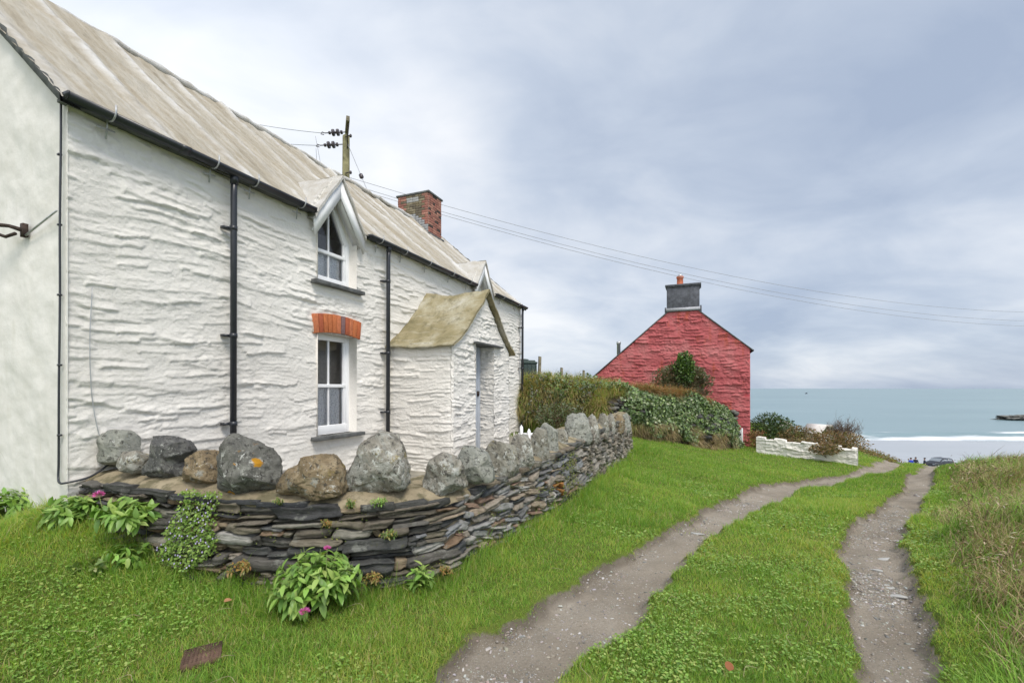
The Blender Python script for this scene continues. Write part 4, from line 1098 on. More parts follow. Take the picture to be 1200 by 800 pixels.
def outline_rock(poly, d, ry, seed, rough=.10):
    """boulder whose front silhouette follows an outline, with a full rounded depth, fracture faces and cracks"""
    r_ = np.random.default_rng(seed)
    P = np.array(poly, float) / 2; P[:, 1] *= -1
    mn, mx = P.min(0), P.max(0); c = (mn + mx) / 2; P = (P - c) * d / F
    V = ICO_V.copy(); nrm = (np.abs(V) ** 3.2).sum(1) ** (1 / 3.2); V = V / nrm[:, None]
    for q in range(16):
        n = r_.normal(size=3); n[1] = -abs(n[1]) * 1.3 if q % 3 else n[1]; n /= np.linalg.norm(n); dd = r_.uniform(.70, .93)
        over = V @ n - dd; m = over > 0; V[m] -= np.outer(over[m] * r_.uniform(.9, 1.0), n)
    f = -np.abs(fbm(V[:, 0] * 1.9 + seed, V[:, 1] * 1.9, V[:, 2] * 2.6, seed=510, octv=5)) * rough * 1.0 + fbm(V[:, 0] * 8 + seed, V[:, 1] * 8, V[:, 2] * 11, seed=520, octv=4) * rough * .5
    cr = fbm(V[:, 0] * 1.6 + seed + 9, V[:, 1] * 1.6, V[:, 2] * 2.8, seed=530, octv=3); f -= np.exp(-(cr / .022) ** 2) * rough * .55
    V = V * (1 + f)[:, None]
    ph = np.arctan2(V[:, 2], V[:, 0]); bins = np.linspace(-np.pi, np.pi, 73); own = np.zeros(72); rad = np.hypot(V[:, 0], V[:, 2]); b_ = np.clip(np.digitize(ph, bins) - 1, 0, 71)
    np.maximum.at(own, b_, rad); own = (np.roll(own, 1) + own * 2 + np.roll(own, -1)) / 4; mid = (bins[1:] + bins[:-1]) / 2
    own_r = np.interp(ph, mid, own, period=2 * np.pi)
    def ray(a):                                     # distance to the outline along an angle
        dx, dz = math.cos(a), math.sin(a); best = .05
        for i in range(len(P)):
            p, q = P[i], P[(i + 1) % len(P)]; e = q - p; den = dx * e[1] - dz * e[0]
            if abs(den) < 1e-9: continue
            t = (p[0] * e[1] - p[1] * e[0]) / den; u = (p[0] * dz - p[1] * dx) / den
            if t > 0 and -1e-6 <= u <= 1 + 1e-6: best = max(best, t)
        return best
    tab = np.array([ray(a) for a in mid]); tab = (np.roll(tab, 1) + tab * 4 + np.roll(tab, -1)) / 6
    sc = np.interp(ph, mid, tab, period=2 * np.pi) / own_r
    X2 = V[:, 0] * sc; Z2 = V[:, 2] * sc; lo = sstep(.0, Z2.min() * .8, Z2); X2 = X2 * (1 + .14 * lo)
    return np.c_[X2, V[:, 1] / np.abs(V[:, 1]).max() * ry * (1 + .2 * lo), Z2], (mx - mn) * d / F, c
for i, (x0, x1, yt, yb, d, m, bx, ln, tp, lab) in enumerate(STONES):
    w = (x1 - x0) * d / F * (1.12 if i > 8 else 1); h = (yb - yt) * d / F + .05
    x, y, z = at((x0 + x1) / 2, yb, d)
    i0 = int(np.argmin(np.linalg.norm(WL - np.array([x, y]), axis=1))); tn = wtan(seg[i0])
    ang = math.atan2(tn[1], tn[0])
    if i < 9:
        Vr, wh, c = outline_rock(OUTLINES[i], d + .03, min(w * .40, .19), 760 + i * 7, .08 if m == 'smooth' else .12)
        o = make_mesh('wall_stone', Vr, [ICO_F], RK[m], smooth=True)
        lp = at(c[0], 400 - c[1], d + .03); o.location = (lp[0], lp[1], lp[2] - .02); tag(o, lab, 'stone', 'upright stones set along the garden wall'); continue
    if i > 8: ang -= R(42)             # the farther stones stand across the wall
    o = make_mesh('wall_stone', rock_shape(w / 2 * 1.06, min(w * .38, .2), h / 2 * 1.06, 700 + i * 13, bx, .15, 8, ln, tp), [ICO_F], RK[m], smooth=True)
    o.location = (x + w_in(seg[i0])[0] * .04, y + w_in(seg[i0])[1] * .04, z - .045 + h / 2); o.rotation_euler = (0, 0, ang * .8)
    tag(o, lab, 'stone', 'upright stones set along the garden wall')

# courtyard behind the wall
V = []
for s in np.linspace(0, WLEN, 80):
    p = wpt(s) + w_in(s) * (THICK - .06); q = loc_xy(np.clip(s * .9, 0, LEN) * 1.0, .04)
    for v in np.linspace(0, 1, 12):
        r_ = p * (1 - v) + q * v; V.append((r_[0], r_[1], .20 + .02 * s / WLEN + .012 * float(vnoise(np.array([r_[0] * 3]), np.array([r_[1] * 3]), seed=9)[0])))
tag(make_mesh('courtyard', np.array(V), [grid_faces(80, 12)], M_CONC, smooth=True), kind='structure')

# white garden gate pickets seen over the wall
g = thing('picket_gate', 'tips of a small white picket gate between porch and wall', 'gate', (0, 0, 0))
x, y, z = at(616, 530, 9.6)
g.location = (x, y, .18)
for dx, top in ((-.09, .60), (.07, .52), (.23, .46)):
    b = MB(); b.prism([(dx - .035, 0), (dx + .035, 0), (dx + .035, top), (dx, top + .06), (dx - .035, top)], 1, -.012, .012); b.build('picket', M_PAINT, g)
for z in (.12, .42):
    b = MB(); b.box(-.16, .30, .014, .04, z, z + .06); b.build('rail', M_PAINT, g)
# ------------------------------------------------------------------ foliage builders
def norm(a): return a / (np.linalg.norm(a, axis=-1, keepdims=True) + 1e-9)
LEAF_U = np.array([0, .22, .5, .78, 1.0]); LEAF_W = {'lance': np.array([.12, .85, 1, .62, .0]), 'oval': np.array([.1, .95, 1.05, .85, .05]), 'ivy': np.array([.55, 1.1, .75, .4, 0]), 'round': np.array([.3, 1.0, 1.1, .95, .3])}
def leaves(pos, dirv, nrm, L, W, shape='lance', droop=.25, fold=.25, simple_=False):
    """many leaf blades -> V, quads.  arrays per leaf"""
    n = len(pos); dirv = norm(dirv); side = norm(np.cross(dirv, nrm)); up = np.cross(side, dirv)
    us = LEAF_U if not simple_ else np.array([0, .45, 1.0]); ws = LEAF_W[shape] if not simple_ else np.array([.2, 1.0, .1])
    m = len(us)
    L = np.broadcast_to(L, n); W = np.broadcast_to(W, n); droop = np.broadcast_to(droop, n)
    c = pos[:, None] + dirv[:, None] * (us[None, :, None] * L[:, None, None]) - up[:, None] * ((us ** 2)[None, :, None] * (L * droop)[:, None, None])
    s = side[:, None] * (ws[None, :, None] * W[:, None, None] * .5); lift = up[:, None] * (ws[None, :, None] * W[:, None, None] * .5 * fold)
    V = np.stack([c + s + lift, c, c - s + lift], 2)      # n, m, 3, 3
    idx = np.arange(n * m * 3).reshape(n, m, 3)
    q = []
    for j in range(m - 1):
        for k in (0, 1):
            q.append(np.stack([idx[:, j, k], idx[:, j + 1, k], idx[:, j + 1, k + 1], idx[:, j, k + 1]], -1))
    return V.reshape(-1, 3), np.concatenate(q), m * 3
def blades(pos, L, W, head, th0, bend, segs=3):
    """grass blades: heading angle, initial tilt from vertical and bend per blade"""
    n = len(pos); V = np.zeros((n, segs * 2 + 1, 3)); hd = np.stack([np.cos(head), np.sin(head), 0 * head], -1); sd = np.stack([-np.sin(head), np.cos(head), 0 * head], -1)
    tw = RNG.uniform(-.9, .9, n); sd = sd * np.cos(tw)[:, None] + hd * np.sin(tw)[:, None]
    p = pos.copy(); th = th0.copy()
    for j in range(segs + 1):
        w = W * (1 - (j / segs) ** 1.6) * .5
        if j < segs:
            V[:, j * 2] = p - sd * w[:, None]; V[:, j * 2 + 1] = p + sd * w[:, None]
        else: V[:, -1] = p
        p = p + (hd * np.sin(th)[:, None] + np.array([0, 0, 1.]) * np.cos(th)[:, None]) * (L / segs)[:, None]; th = th + bend / segs
    idx = np.arange(n * (segs * 2 + 1)).reshape(n, -1)
    q = [np.stack([idx[:, 2 * j], idx[:, 2 * j + 1], idx[:, 2 * j + 3], idx[:, 2 * j + 2]], -1) for j in range(segs - 1)]
    t = np.stack([idx[:, -3], idx[:, -2], idx[:, -1]], -1)
    return V.reshape(-1, 3), [np.concatenate(q), t] if segs > 1 else [t], segs * 2 + 1
def pick(cols, n, jit=.18):
    cols = np.array(cols); c = cols[RNG.integers(0, len(cols), n)]
    return np.clip(c * (1 + RNG.uniform(-jit, jit, (n, 1))) * (1 + RNG.uniform(-.06, .06, (n, 3))), 0, 1)

G_LAWN = [(.20, .37, .06), (.25, .41, .065), (.29, .44, .08), (.165, .32, .055), (.34, .46, .11)]
G_DARK = [(.15, .28, .045), (.17, .31, .05), (.13, .24, .04)]
G_YEL = [(.44, .47, .11), (.46, .43, .16), (.39, .44, .10)]
G_STRAW = [(.45, .37, .20), (.39, .32, .17), (.52, .44, .26), (.31, .25, .14)]

COT_POLY = [tuple(loc_xy(t, w)) for t, w in ((0, 0), (LEN, 0), (LEN, 6), (0, 6))]
YARD_POLY = [tuple(wpt(s) + w_in(s) * .05) for s in np.linspace(0, WLEN, 60)] + [tuple(loc_xy(LEN, 0)), tuple(loc_xy(0, 0))]
RED0 = np.array([10.47, 20.0])
RED_POLY = [tuple(RED0 - E2 * a + E1 * t) for a, t in ((0, 0), (7.6, 0), (7.6, 9), (0, 9))]
BANKL = catmull([(-1.3, 16.3), (.45, 14.9), (2.2, 14.3), (3.7, 14.5), (6.0, 16.2), (8.7, 18.9)], 14)      # axis of the hedge bank
def valid(x, y):
    ok = ~in_poly(x, y, COT_POLY) & ~in_poly(x, y, YARD_POLY) & ~in_poly(x, y, RED_POLY)
    return ok
def scatter(n, box, dens):
    """random points in box thinned by dens(x,y) in 0..1"""
    x = RNG.uniform(box[0], box[1], n); y = RNG.uniform(box[2], box[3], n)
    k = RNG.random(n) < dens(x, y)
    return x[k], y[k]
def coast_d(x, y):
    d, s, _ = poly_dist(np.c_[x, y], COAST); return d * s
BANK_R = catmull([at(1135, 800, 2.3)[:2], at(1118, 720, 3.2)[:2], at(1098, 650, 4.4)[:2], at(1088, 600, 6.2)[:2], at(1095, 565, 9.0)[:2], at(1110, 548, 12.5)[:2], at(1118, 544, 16)[:2]], 8)
def rough_zone(x, y):
    """0 lawn .. 1 rough bank vegetation on the right"""
    d, s, _ = poly_dist(np.c_[x, y], BANK_R); return sstep(-.05, .45, d * s + fbm(x * 1.5, y * 1.5, seed=611) * .35)

def lawn():
    Vs, Q, T, C, n0 = [], [], [], [], 0
    zones = [((-4.6, 5.2, 1.7, 4.0), 260000, 1.0), ((-5.5, 8.5, 4.0, 7.5), 300000, 1.5), ((-1.0, 13, 7.5, 13), 190000, 2.6), ((1.5, 23, 13, 23), 150000, 4.6), ((8, 26, 23, 33), 40000, 8)]
    for (box, n, wsc) in zones:
        def dens(x, y):
            m = bil(GM, x, y)
            d = 1 - sstep(.25, .75, m + fbm(x * 7, y * 7, seed=601) * .35)
            d = np.maximum(d, .13 * (fbm(x * 2.2, y * 2.2, seed=605) > .05 + .5 * sstep(.75, 1.0, m)) * (m > .3))
            return d * valid(x, y) * (1 - .8 * rough_zone(x, y)) * (np.abs(x) < y * 1.35 + 1.2) * (coast_d(x, y) < 3)
        x, y = scatter(n, box, dens); n = len(x)
        m = bil(GM, x, y); worn = sstep(.05, .4, m)
        tall = sstep(-.05, .5, fbm(x * .9, y * .9, seed=602)) + .8 * sstep(.15, .5, fbm(x * 3, y * 3, seed=603))
        dw = np.min(np.linalg.norm(np.c_[x, y][:, None] - WL[None, ::3], axis=-1), 1) if box[3] <= 13 else np.full(n, 9.)
        dw = np.minimum(dw, np.abs(E2 @ (np.c_[x, y] - CORNER).T) + 5 * (y > 5))
        nearw = 1 - sstep(.0, .45, dw + .15 * fbm(x * 3, y * 3, seed=616))
        tuft = sstep(.22, .5, fbm(x * 4.2, y * 4.2, seed=609))
        L = (.026 + .03 * RNG.random(n) ** 1.5 + .035 * tall + .05 * tuft * RNG.random(n)) * (1 - .5 * worn) + .17 * nearw * RNG.random(n)
        L = L * np.where(RNG.random(n) < .03, 1.7, 1.0)
        W = (.0028 + .0022 * RNG.random(n)) * wsc ** .75; L = L * wsc ** .22
        z = gz(x, y) - .006
        th0 = np.abs(RNG.normal(.45, .35, n)); bend = RNG.normal(.95, .5, n); head = RNG.uniform(0, 6.283, n)
        V, f, k = blades(np.c_[x, y, z], L, W, head, th0, bend, 3 if wsc < 2 else 2)
        patch = fbm(x * .55, y * .55, seed=606) + .5 * fbm(x * 2.5, y * 2.5, seed=607)
        c = pick(G_LAWN, n); dk = pick(G_DARK, n); yl = pick(G_YEL, n); stw = pick(G_STRAW, n)
        c = np.where((RNG.random(n) < .28 - .8 * patch)[:, None], dk, c); c = np.where((RNG.random(n) < .08 + .6 * np.clip(patch, 0, 1))[:, None], yl, c)
        c = np.where((RNG.random(n) < .04 + .12 * worn + .25 * np.clip(fbm(x * 1.6, y * 1.6, seed=614) - .12, 0, 1))[:, None], stw, c)
        Vs.append(V); C.append(np.repeat(c, k, 0)); Q.append(f[0] + n0); T.append(f[1] + n0); n0 += len(V)
    o = make_mesh('lawn_grass', np.concatenate(Vs), [np.concatenate(Q), np.concatenate(T)], M_GRASS, col=np.concatenate(C))
    tag(o, 'short green turf either side of and between the wheel ruts', 'grass', kind='stuff')
    # clover and small broad leaves in the sward
    Vs, Q, C, n0 = [], [], [], 0
    for box, n, s in (((-4.2, 5, 1.8, 4.4), 60000, 1), ((-4, 7.5, 4.4, 8), 40000, 1.5)):
        def dens(x, y): return (bil(GM, x, y) < .35) * valid(x, y) * sstep(.0, .4, fbm(x * 1.3, y * 1.3, seed=608) + .3 * fbm(x * 5, y * 5, seed=618)) * (1 - .7 * rough_zone(x, y)) * (np.abs(x) < y * 1.3 + 1)
        x, y = scatter(n, box, dens); n = len(x)
        z = gz(x, y) + .015 + .035 * RNG.random(n); a = RNG.uniform(0, 6.283, n)
        d = np.c_[np.cos(a), np.sin(a), RNG.uniform(-.3, .5, n)]; nr = np.c_[RNG.normal(0, .35, n), RNG.normal(0, .35, n), np.ones(n)]
        V, q, k = leaves(np.c_[x, y, z], d, nr, (.012 + .016 * RNG.random(n)) * s, (.009 + .009 * RNG.random(n)) * s, 'round', .2, .2, True)
        Vs.append(V); Q.append(q + n0); n0 += len(V); C.append(np.repeat(pick([(.19, .33, .06), (.23, .37, .07), (.16, .28, .05), (.30, .38, .10)], n), k, 0))
    o = make_mesh('clover', np.concatenate(Vs), [np.concatenate(Q)], M_LEAF, col=np.concatenate(C))
    tag(o, 'clover and small broad leaved weeds in the turf', 'ground cover', kind='stuff')
lawn()

def rough_bank():
    Vs, Q, T, C, n0 = [], [], [], [], 0
    for box, n, wsc in (((1.8, 8, 1.7, 5.5), 90000, 1.0), ((3.5, 14, 5.5, 11), 90000, 1.7), ((8, 22, 11, 20), 60000, 2.8)):
        def dens(x, y): return rough_zone(x, y) * (coast_d(x, y) < 1.5) * (bil(GM, x, y) < .4) * (np.abs(x) < y * 1.45 + 1)
        x, y = scatter(n, box, dens); n = len(x)
        clump = fbm(x * 1.3, y * 1.3, seed=620); rz = rough_zone(x, y)
        dry = sstep(-.15, .3, fbm(x * .9 + 3, y * .9, seed=621, octv=5) + .36 * (rz - .30) + .05 * np.minimum(y - 5.2, 2))
        L = (.12 + .22 * RNG.random(n) + .34 * np.clip(clump, 0, 1)) * (.35 + .65 * rz) * (1 - .35 * sstep(6, 10, y))
        W = (.0035 + .003 * RNG.random(n)) * wsc ** .7
        z = gz(x, y) + np.clip(clump + .1, 0, 1) * .22 * rz * RNG.random(n)
        gx = fbm(x * .7, y * .7, seed=622) * 5
        head = np.where(RNG.random(n) < .6, gx + RNG.normal(0, .7, n), RNG.uniform(0, 6.283, n))
        th0 = np.abs(RNG.normal(.45, .35, n)); bend = np.abs(RNG.normal(1.5, .6, n))
        V, f, k = blades(np.c_[x, y, z - .02], L, W, head, th0, bend, 4)
        g = pick(G_LAWN[:2] + G_DARK, n); s_ = pick(G_STRAW + [(.30, .27, .12), (.20, .15, .09), (.17, .13, .08)], n)
        c = np.where((RNG.random(n) < .06 + .66 * dry)[:, None], s_, g)
        Vs.append(V); C.append(np.repeat(c, k, 0)); Q.append(f[0] + n0); T.append(f[1] + n0); n0 += len(V)
    o = make_mesh('rough_grass', np.concatenate(Vs), [np.concatenate(Q), np.concatenate(T)], M_DRY, col=np.concatenate(C))
    tag(o, 'long tussocky grass, green and straw coloured, on the bank right of the track', 'grass', kind='stuff')
    # dead bracken and bramble litter
    Vs, Q, C, n0 = [], [], [], 0
    def dens(x, y): return sstep(.55, .95, rough_zone(x, y)) * (coast_d(x, y) < 1) * sstep(-.05, .3, fbm(x * .9, y * .9, seed=625)) * (np.abs(x) < y * 1.4 + 1)
    for box, n, s in (((2.2, 8, 2.6, 6), 60000, 1), ((4, 14, 6, 12), 30000, 1.7)):
        x, y = scatter(n, box, dens); n = len(x); z = gz(x, y) + .05 + .30 * RNG.random(n) ** 1.5; a = RNG.uniform(0, 6.283, n)
        d = np.c_[np.cos(a), np.sin(a), RNG.uniform(-.8, .5, n)]; nr = RNG.normal(0, .7, (n, 3)) + (0, 0, .8)
        V, q, k = leaves(np.c_[x, y, z], d, nr, (.02 + .035 * RNG.random(n)) * s, (.004 + .009 * RNG.random(n)) * s, 'lance', .3, .4, True)
        Vs.append(V); Q.append(q + n0); n0 += len(V)
        c = pick([(.34, .25, .16), (.42, .34, .23), (.25, .17, .11), (.50, .44, .34), (.18, .13, .09)], n); g = pick([(.09, .16, .03), (.12, .17, .04)], n)
        C.append(np.repeat(np.where((RNG.random(n) < .25)[:, None], g, c), k, 0))
    o = make_mesh('dead_bracken', np.concatenate(Vs), [np.concatenate(Q)], M_DRY, col=np.concatenate(C))
    tag(o, 'withered brown bracken and bramble litter on the right hand bank', 'undergrowth', kind='stuff')
    # bare stems
    b = MB(); rs = random.Random(3)
    for i in range(75):
        d = rs.uniform(3.3, 10.5); px = rs.uniform(1100, 1195) if d < 8 else rs.uniform(1118, 1200); x, y = xy(px, d)
        if rough_zone(np.array([x]), np.array([y]))[0] < .6: continue
        z = gz1(x, y); ln = rs.uniform(.3, .7); a = rs.uniform(0, 6.28); tl = rs.uniform(.3, 1.3)
        p0 = Vector((x, y, z)); dv = Vector((math.cos(a) * math.sin(tl), math.sin(a) * math.sin(tl), math.cos(tl)))
        ps = [p0 + dv * ln * t + Vector((0, 0, -.22 * ln * t * t)) for t in (0, .35, .7, 1)]
        b.tube(ps, [.004, .0035, .0025, .0012], 5)
        for t in (1, 2):
            q = ps[t]; b.tube([q, q + Vector((rs.uniform(-.12, .12), rs.uniform(-.12, .12), rs.uniform(0, .14)))], [.002, .001], 4)
    o = b.build('dead_stems', M_TWIG); tag(o, 'thin bare brown stems sticking out of the rough bank', 'stems', kind='stuff')
rough_bank()

b = MB(); rs = random.Random(8)
for i in range(34):
    d = rs.uniform(2.3, 5.5); px = rs.uniform(20, 980); x, y = xy(px, d)
    if not valid(np.array([x]), np.array([y]))[0] or bil(GM, np.array([x]), np.array([y]))[0] > .3: continue
    z = gz1(x, y) + .04; a = rs.uniform(0, 6.28); l_ = rs.uniform(.05, .16)
    b.tube(catmull([(x, y, z), (x + math.cos(a) * l_ * .5, y + math.sin(a) * l_ * .5, z + .012), (x + math.cos(a + .5) * l_, y + math.sin(a + .5) * l_, z - .01)], 3), .0013, 4)
tag(b.build('dead_stalks', simple('straw_stalk', (.36, .31, .19), .9, .1, .2)), 'pale dead stalks lying scattered in the turf', 'stalks', kind='stuff')
# gravel chips on the ruts
def gravel():
    Vs, Fs, C, n0 = [], [], [], 0
    base = np.array([(-1, -1, -1), (1, -1, -1), (1, 1, -1), (-1, 1, -1), (-.7, -.7, 1), (.7, -.7, 1), (.7, .7, 1), (-.7, .7, 1)], float)
    bf = np.array([(0, 3, 2, 1), (4, 5, 6, 7), (0, 1, 5, 4), (1, 2, 6, 5), (2, 3, 7, 6), (3, 0, 4, 7)])
    for box, n, s in (((-1.2, 3.4, 1.8, 4.2), 90000, 1), ((0, 6, 4.2, 8), 40000, 1.35), ((2, 14, 8, 15), 12000, 2)):
        def dens(x, y): return (bil(GM, x, y) > .6) * (.12 + .88 * sstep(-.05, .4, fbm(x * 1.7, y * 1.7, seed=640)))
        x, y = scatter(n, box, dens); n = len(x)
        r = (.002 + .0075 * RNG.random(n) ** 5) * s ** .6 * (1 + 1.0 * (RNG.random(n) < .012))
        q = base[None] * (1 + RNG.uniform(-.4, .4, (n, 8, 3))) * (r[:, None, None] * np.stack([1 + RNG.random(n), .7 + .5 * RNG.random(n), .35 + .3 * RNG.random(n)], -1)[:, None])
        a = RNG.uniform(0, 6.283, n); ca, sa = np.cos(a)[:, None], np.sin(a)[:, None]
        V = np.stack([q[..., 0] * ca - q[..., 1] * sa + x[:, None], q[..., 0] * sa + q[..., 1] * ca + y[:, None], q[..., 2] + gz(x, y)[:, None] + .001], -1)
        Vs.append(V.reshape(-1, 3)); Fs.append((bf[None] + (np.arange(n) * 8)[:, None, None]).reshape(-1, 4) + n0); n0 += n * 8
        C.append(np.repeat(pick([(.28, .26, .23), (.35, .34, .32), (.24, .22, .19), (.46, .45, .44), (.18, .175, .17), (.33, .29, .25)], n, .2), 8, 0))
    tag(make_mesh('gravel', np.concatenate(Vs), [np.concatenate(Fs)], M_PEBBLE, col=np.concatenate(C)), 'loose slate chips and gravel lying in the wheel ruts', 'gravel', kind='stuff')
gravel()

# ------------------------------------------------------------------ moss and tiny weeds rooted in the joints of the wall
def wall_moss():
    n = 9000; s = RNG.uniform(.3, 7.5, n); k = RNG.uniform(.02, 1.0, n)
    m = fbm(s * 3.2, k * 4.5, seed=650) + .25 * fbm(s * 14, k * 16, seed=651) > .20; s, k = s[m], k[m]; n = len(s)
    P = np.array([wall_frame(a, b, -.01 + .045 * RNG.random()) for a, b in zip(s, k)]); O = np.array([-w_in(a) for a in s]); O3 = np.c_[O, np.full(n, .3)]
    V, q, kk = leaves(P, RNG.normal(0, .8, (n, 3)) + O3 * .6, O3 + RNG.normal(0, .5, (n, 3)), RNG.uniform(.008, .022, n), RNG.uniform(.006, .014, n), 'round', .2, .2, True)
    o = make_mesh('moss', V, [q], M_LEAF, gw, col=np.repeat(pick([(.16, .21, .05), (.20, .26, .06), (.11, .15, .04), (.25, .25, .08)], n), kk, 0)); o['kind'] = 'stuff'
wall_moss()
# ------------------------------------------------------------------ individual plants by the wall
def clump(name, label, cat, pos, rx, rz, n_stem, leaf_L, leaf_W, cols, shape='lance', flowers=(), fcol=(.50, .12, .36), lean=(0, 0), flat=.5, nl=9, group=None):
    """herb: stems fan out from the base, leaves in pairs along them"""
    root = thing(name, label, cat, pos, 0, group)
    st = MB(); P, D, N_, L_, = [], [], [], []
    r_ = np.random.default_rng(abs(hash(label)) % 1000 if False else sum(map(ord, label)))
    tips = []
    for i in range(n_stem):
        az = r_.uniform(0, 6.283); rad = math.sqrt(r_.random())
        tip = np.array([rx * rad * math.cos(az) + lean[0], rx * rad * math.sin(az) * .8 + lean[1], rz * (math.sqrt(max(0.05, 1 - rad ** 2 * .85)) * r_.uniform(.75, 1.05))])
        b0 = np.array([tip[0] * .25, tip[1] * .25, -.02]); mid = (b0 + tip) / 2 + np.array([0, 0, rz * .16])
        pl = [b0, mid, tip]; st.tube(pl, [.004, .003, .002], 5, (.16, .22, .06)); tips.append(tip)
        for j in range(nl):
            t = .35 + .65 * (j // 2 * 2 + (j % 2) * .3) / nl
            t = min(t, 1); p = (1 - t) ** 2 * b0 + 2 * t * (1 - t) * mid + t * t * tip
            ax = norm(tip - mid + 1e-6); s = norm(np.cross(ax, np.array([math.sin(j * 1.6 + i), math.cos(j * 1.6 + i), .1])))
            dv = s * (1 if j % 2 else -1) + ax * r_.uniform(.15, .7) + r_.normal(0, .15, 3)
            P.append(p); D.append(dv); N_.append(np.array([0, 0, 1]) + ax * .5 + r_.normal(0, .25, 3)); L_.append(leaf_L * r_.uniform(.65, 1.15) * (1.1 - .4 * t))
    P, D, N_, L_ = map(np.array, (P, D, N_, L_))
    V, q, k = leaves(P, D, N_, L_, L_ * leaf_W / leaf_L, shape, .3, .3)
    st.build('stem', M_LEAF, root)
    make_mesh('foliage', V, [q], M_LEAF, root, smooth=True, col=np.repeat(pick(cols, len(P)), k, 0))
    for (fx, fy, fz, fr) in flowers:
        n = 60; u = r_.normal(size=(n, 3)); u = norm(u); u[:, 2] = np.abs(u[:, 2]) * .8
        c = np.array([fx, fy, fz])
        V, q, k = leaves(c + u * fr * .55, u, r_.normal(size=(n, 3)), np.full(n, fr * .7), np.full(n, fr * .32), 'round', .1, .2, True)
        fl = make_mesh('flower_head', V, [q], M_PETAL, root, col=np.repeat(pick([fcol, tuple(min(1, x * 1.35) for x in fcol)], n), k, 0))
        sm = MB(); sm.tube([(fx * .6, fy * .6, 0), (fx * .9, fy * .9, fz * .5), (fx, fy, fz)], [.004, .003, .0025], 5, (.2, .26, .08)); sm.build('flower_stalk', M_LEAF, fl)
    return root
VAL = [(.19, .33, .065), (.24, .39, .085), (.15, .27, .06), (.31, .43, .12)]
def gpos(px, py, d, dz=0): x, y, z = at(px, py, d); return (x, y, gz1(x, y) + dz)
def wpos(px, py, d): return at(px, py, d)
clump('valerian_plant', 'broad valerian clump with pink flower at the foot of the wall', 'plant', gpos(370, 700, 3.17), .36, .44, 85, .11, .045, VAL, flowers=[(.05, -.28, .12, .03), (.12, -.1, .46, .022)], nl=10)
clump('valerian_plant', 'valerian plant against the end wall at the left edge of the photo', 'plant', gpos(12, 612, 4.15), .30, .26, 36, .13, .042, VAL, nl=8)
clump('valerian_plant', 'valerian plant at the foot of the cottage corner', 'plant', gpos(84, 615, 3.78), .24, .24, 34, .125, .045, VAL, nl=8)
clump('valerian_plant', 'leafy valerian growing out of the wall with a pink flower head', 'plant', wpos(160, 612, 3.6), .22, .22, 30, .125, .055, VAL, flowers=[(-.28, -.02, .22, .036)], lean=(-.03, -.12), nl=8)
clump('nettle_like_plant', 'low leafy weed in the grass below the wall valerian', 'plant', gpos(150, 665, 3.45), .20, .16, 24, .085, .035, VAL, 'oval', nl=7)
clump('valerian_plant', 'small valerian sprig with dry stalks by the bend of the wall', 'plant', gpos(492, 686, 3.52), .11, .24, 8, .10, .04, VAL, nl=7)
clump('dandelion_plant', 'small flat weed in the grass near the cottage corner', 'plant', gpos(40, 640, 3.75), .14, .06, 10, .08, .03, VAL, 'oval', nl=5)
clump('dock_plant', 'pale weed with drying stalk in the grass below the wall', 'plant', gpos(105, 680, 3.3), .16, .10, 9, .07, .035, [(.17, .24, .07), (.22, .24, .09)], 'oval', nl=5)
FERN = [(.16, .22, .05), (.24, .20, .05), (.10, .18, .04)]
RUST = [(.30, .16, .05), (.22, .20, .05), (.33, .22, .08)]
for (px, py, d, c, sz, lab) in ((282, 668, 3.34, RUST, .10, 'yellowing fern sprig low on the wall left of the big valerian'), (384, 615, 3.42, RUST, .055, 'tiny rust tinted sprig in a joint above the big valerian'), (412, 592, 3.5, FERN, .06, 'small fern under the widest brown stone'), (446, 590, 3.5, VAL, .07, 'little bright seedling on the wall top by the largest boulder'),
                       (458, 628, 3.44, FERN, .07, 'green yellow fern in the dark slate right of the big valerian'), (330, 588, 3.42, FERN, .05, 'small fern sprig under the orange lichen stone'), (436, 680, 3.4, RUST, .09, 'reddish withering sprig at the wall foot right of the big valerian'), (522, 670, 3.66, RUST, .07, 'dry brown sprig at the bend of the wall')):
    clump('fern_sprig', lab, 'plant', wpos(px, py, d), sz, sz * 1.1, 9, sz * .45, sz * .18, c, nl=9, lean=(0, -.05), group='small plants rooted in the wall')
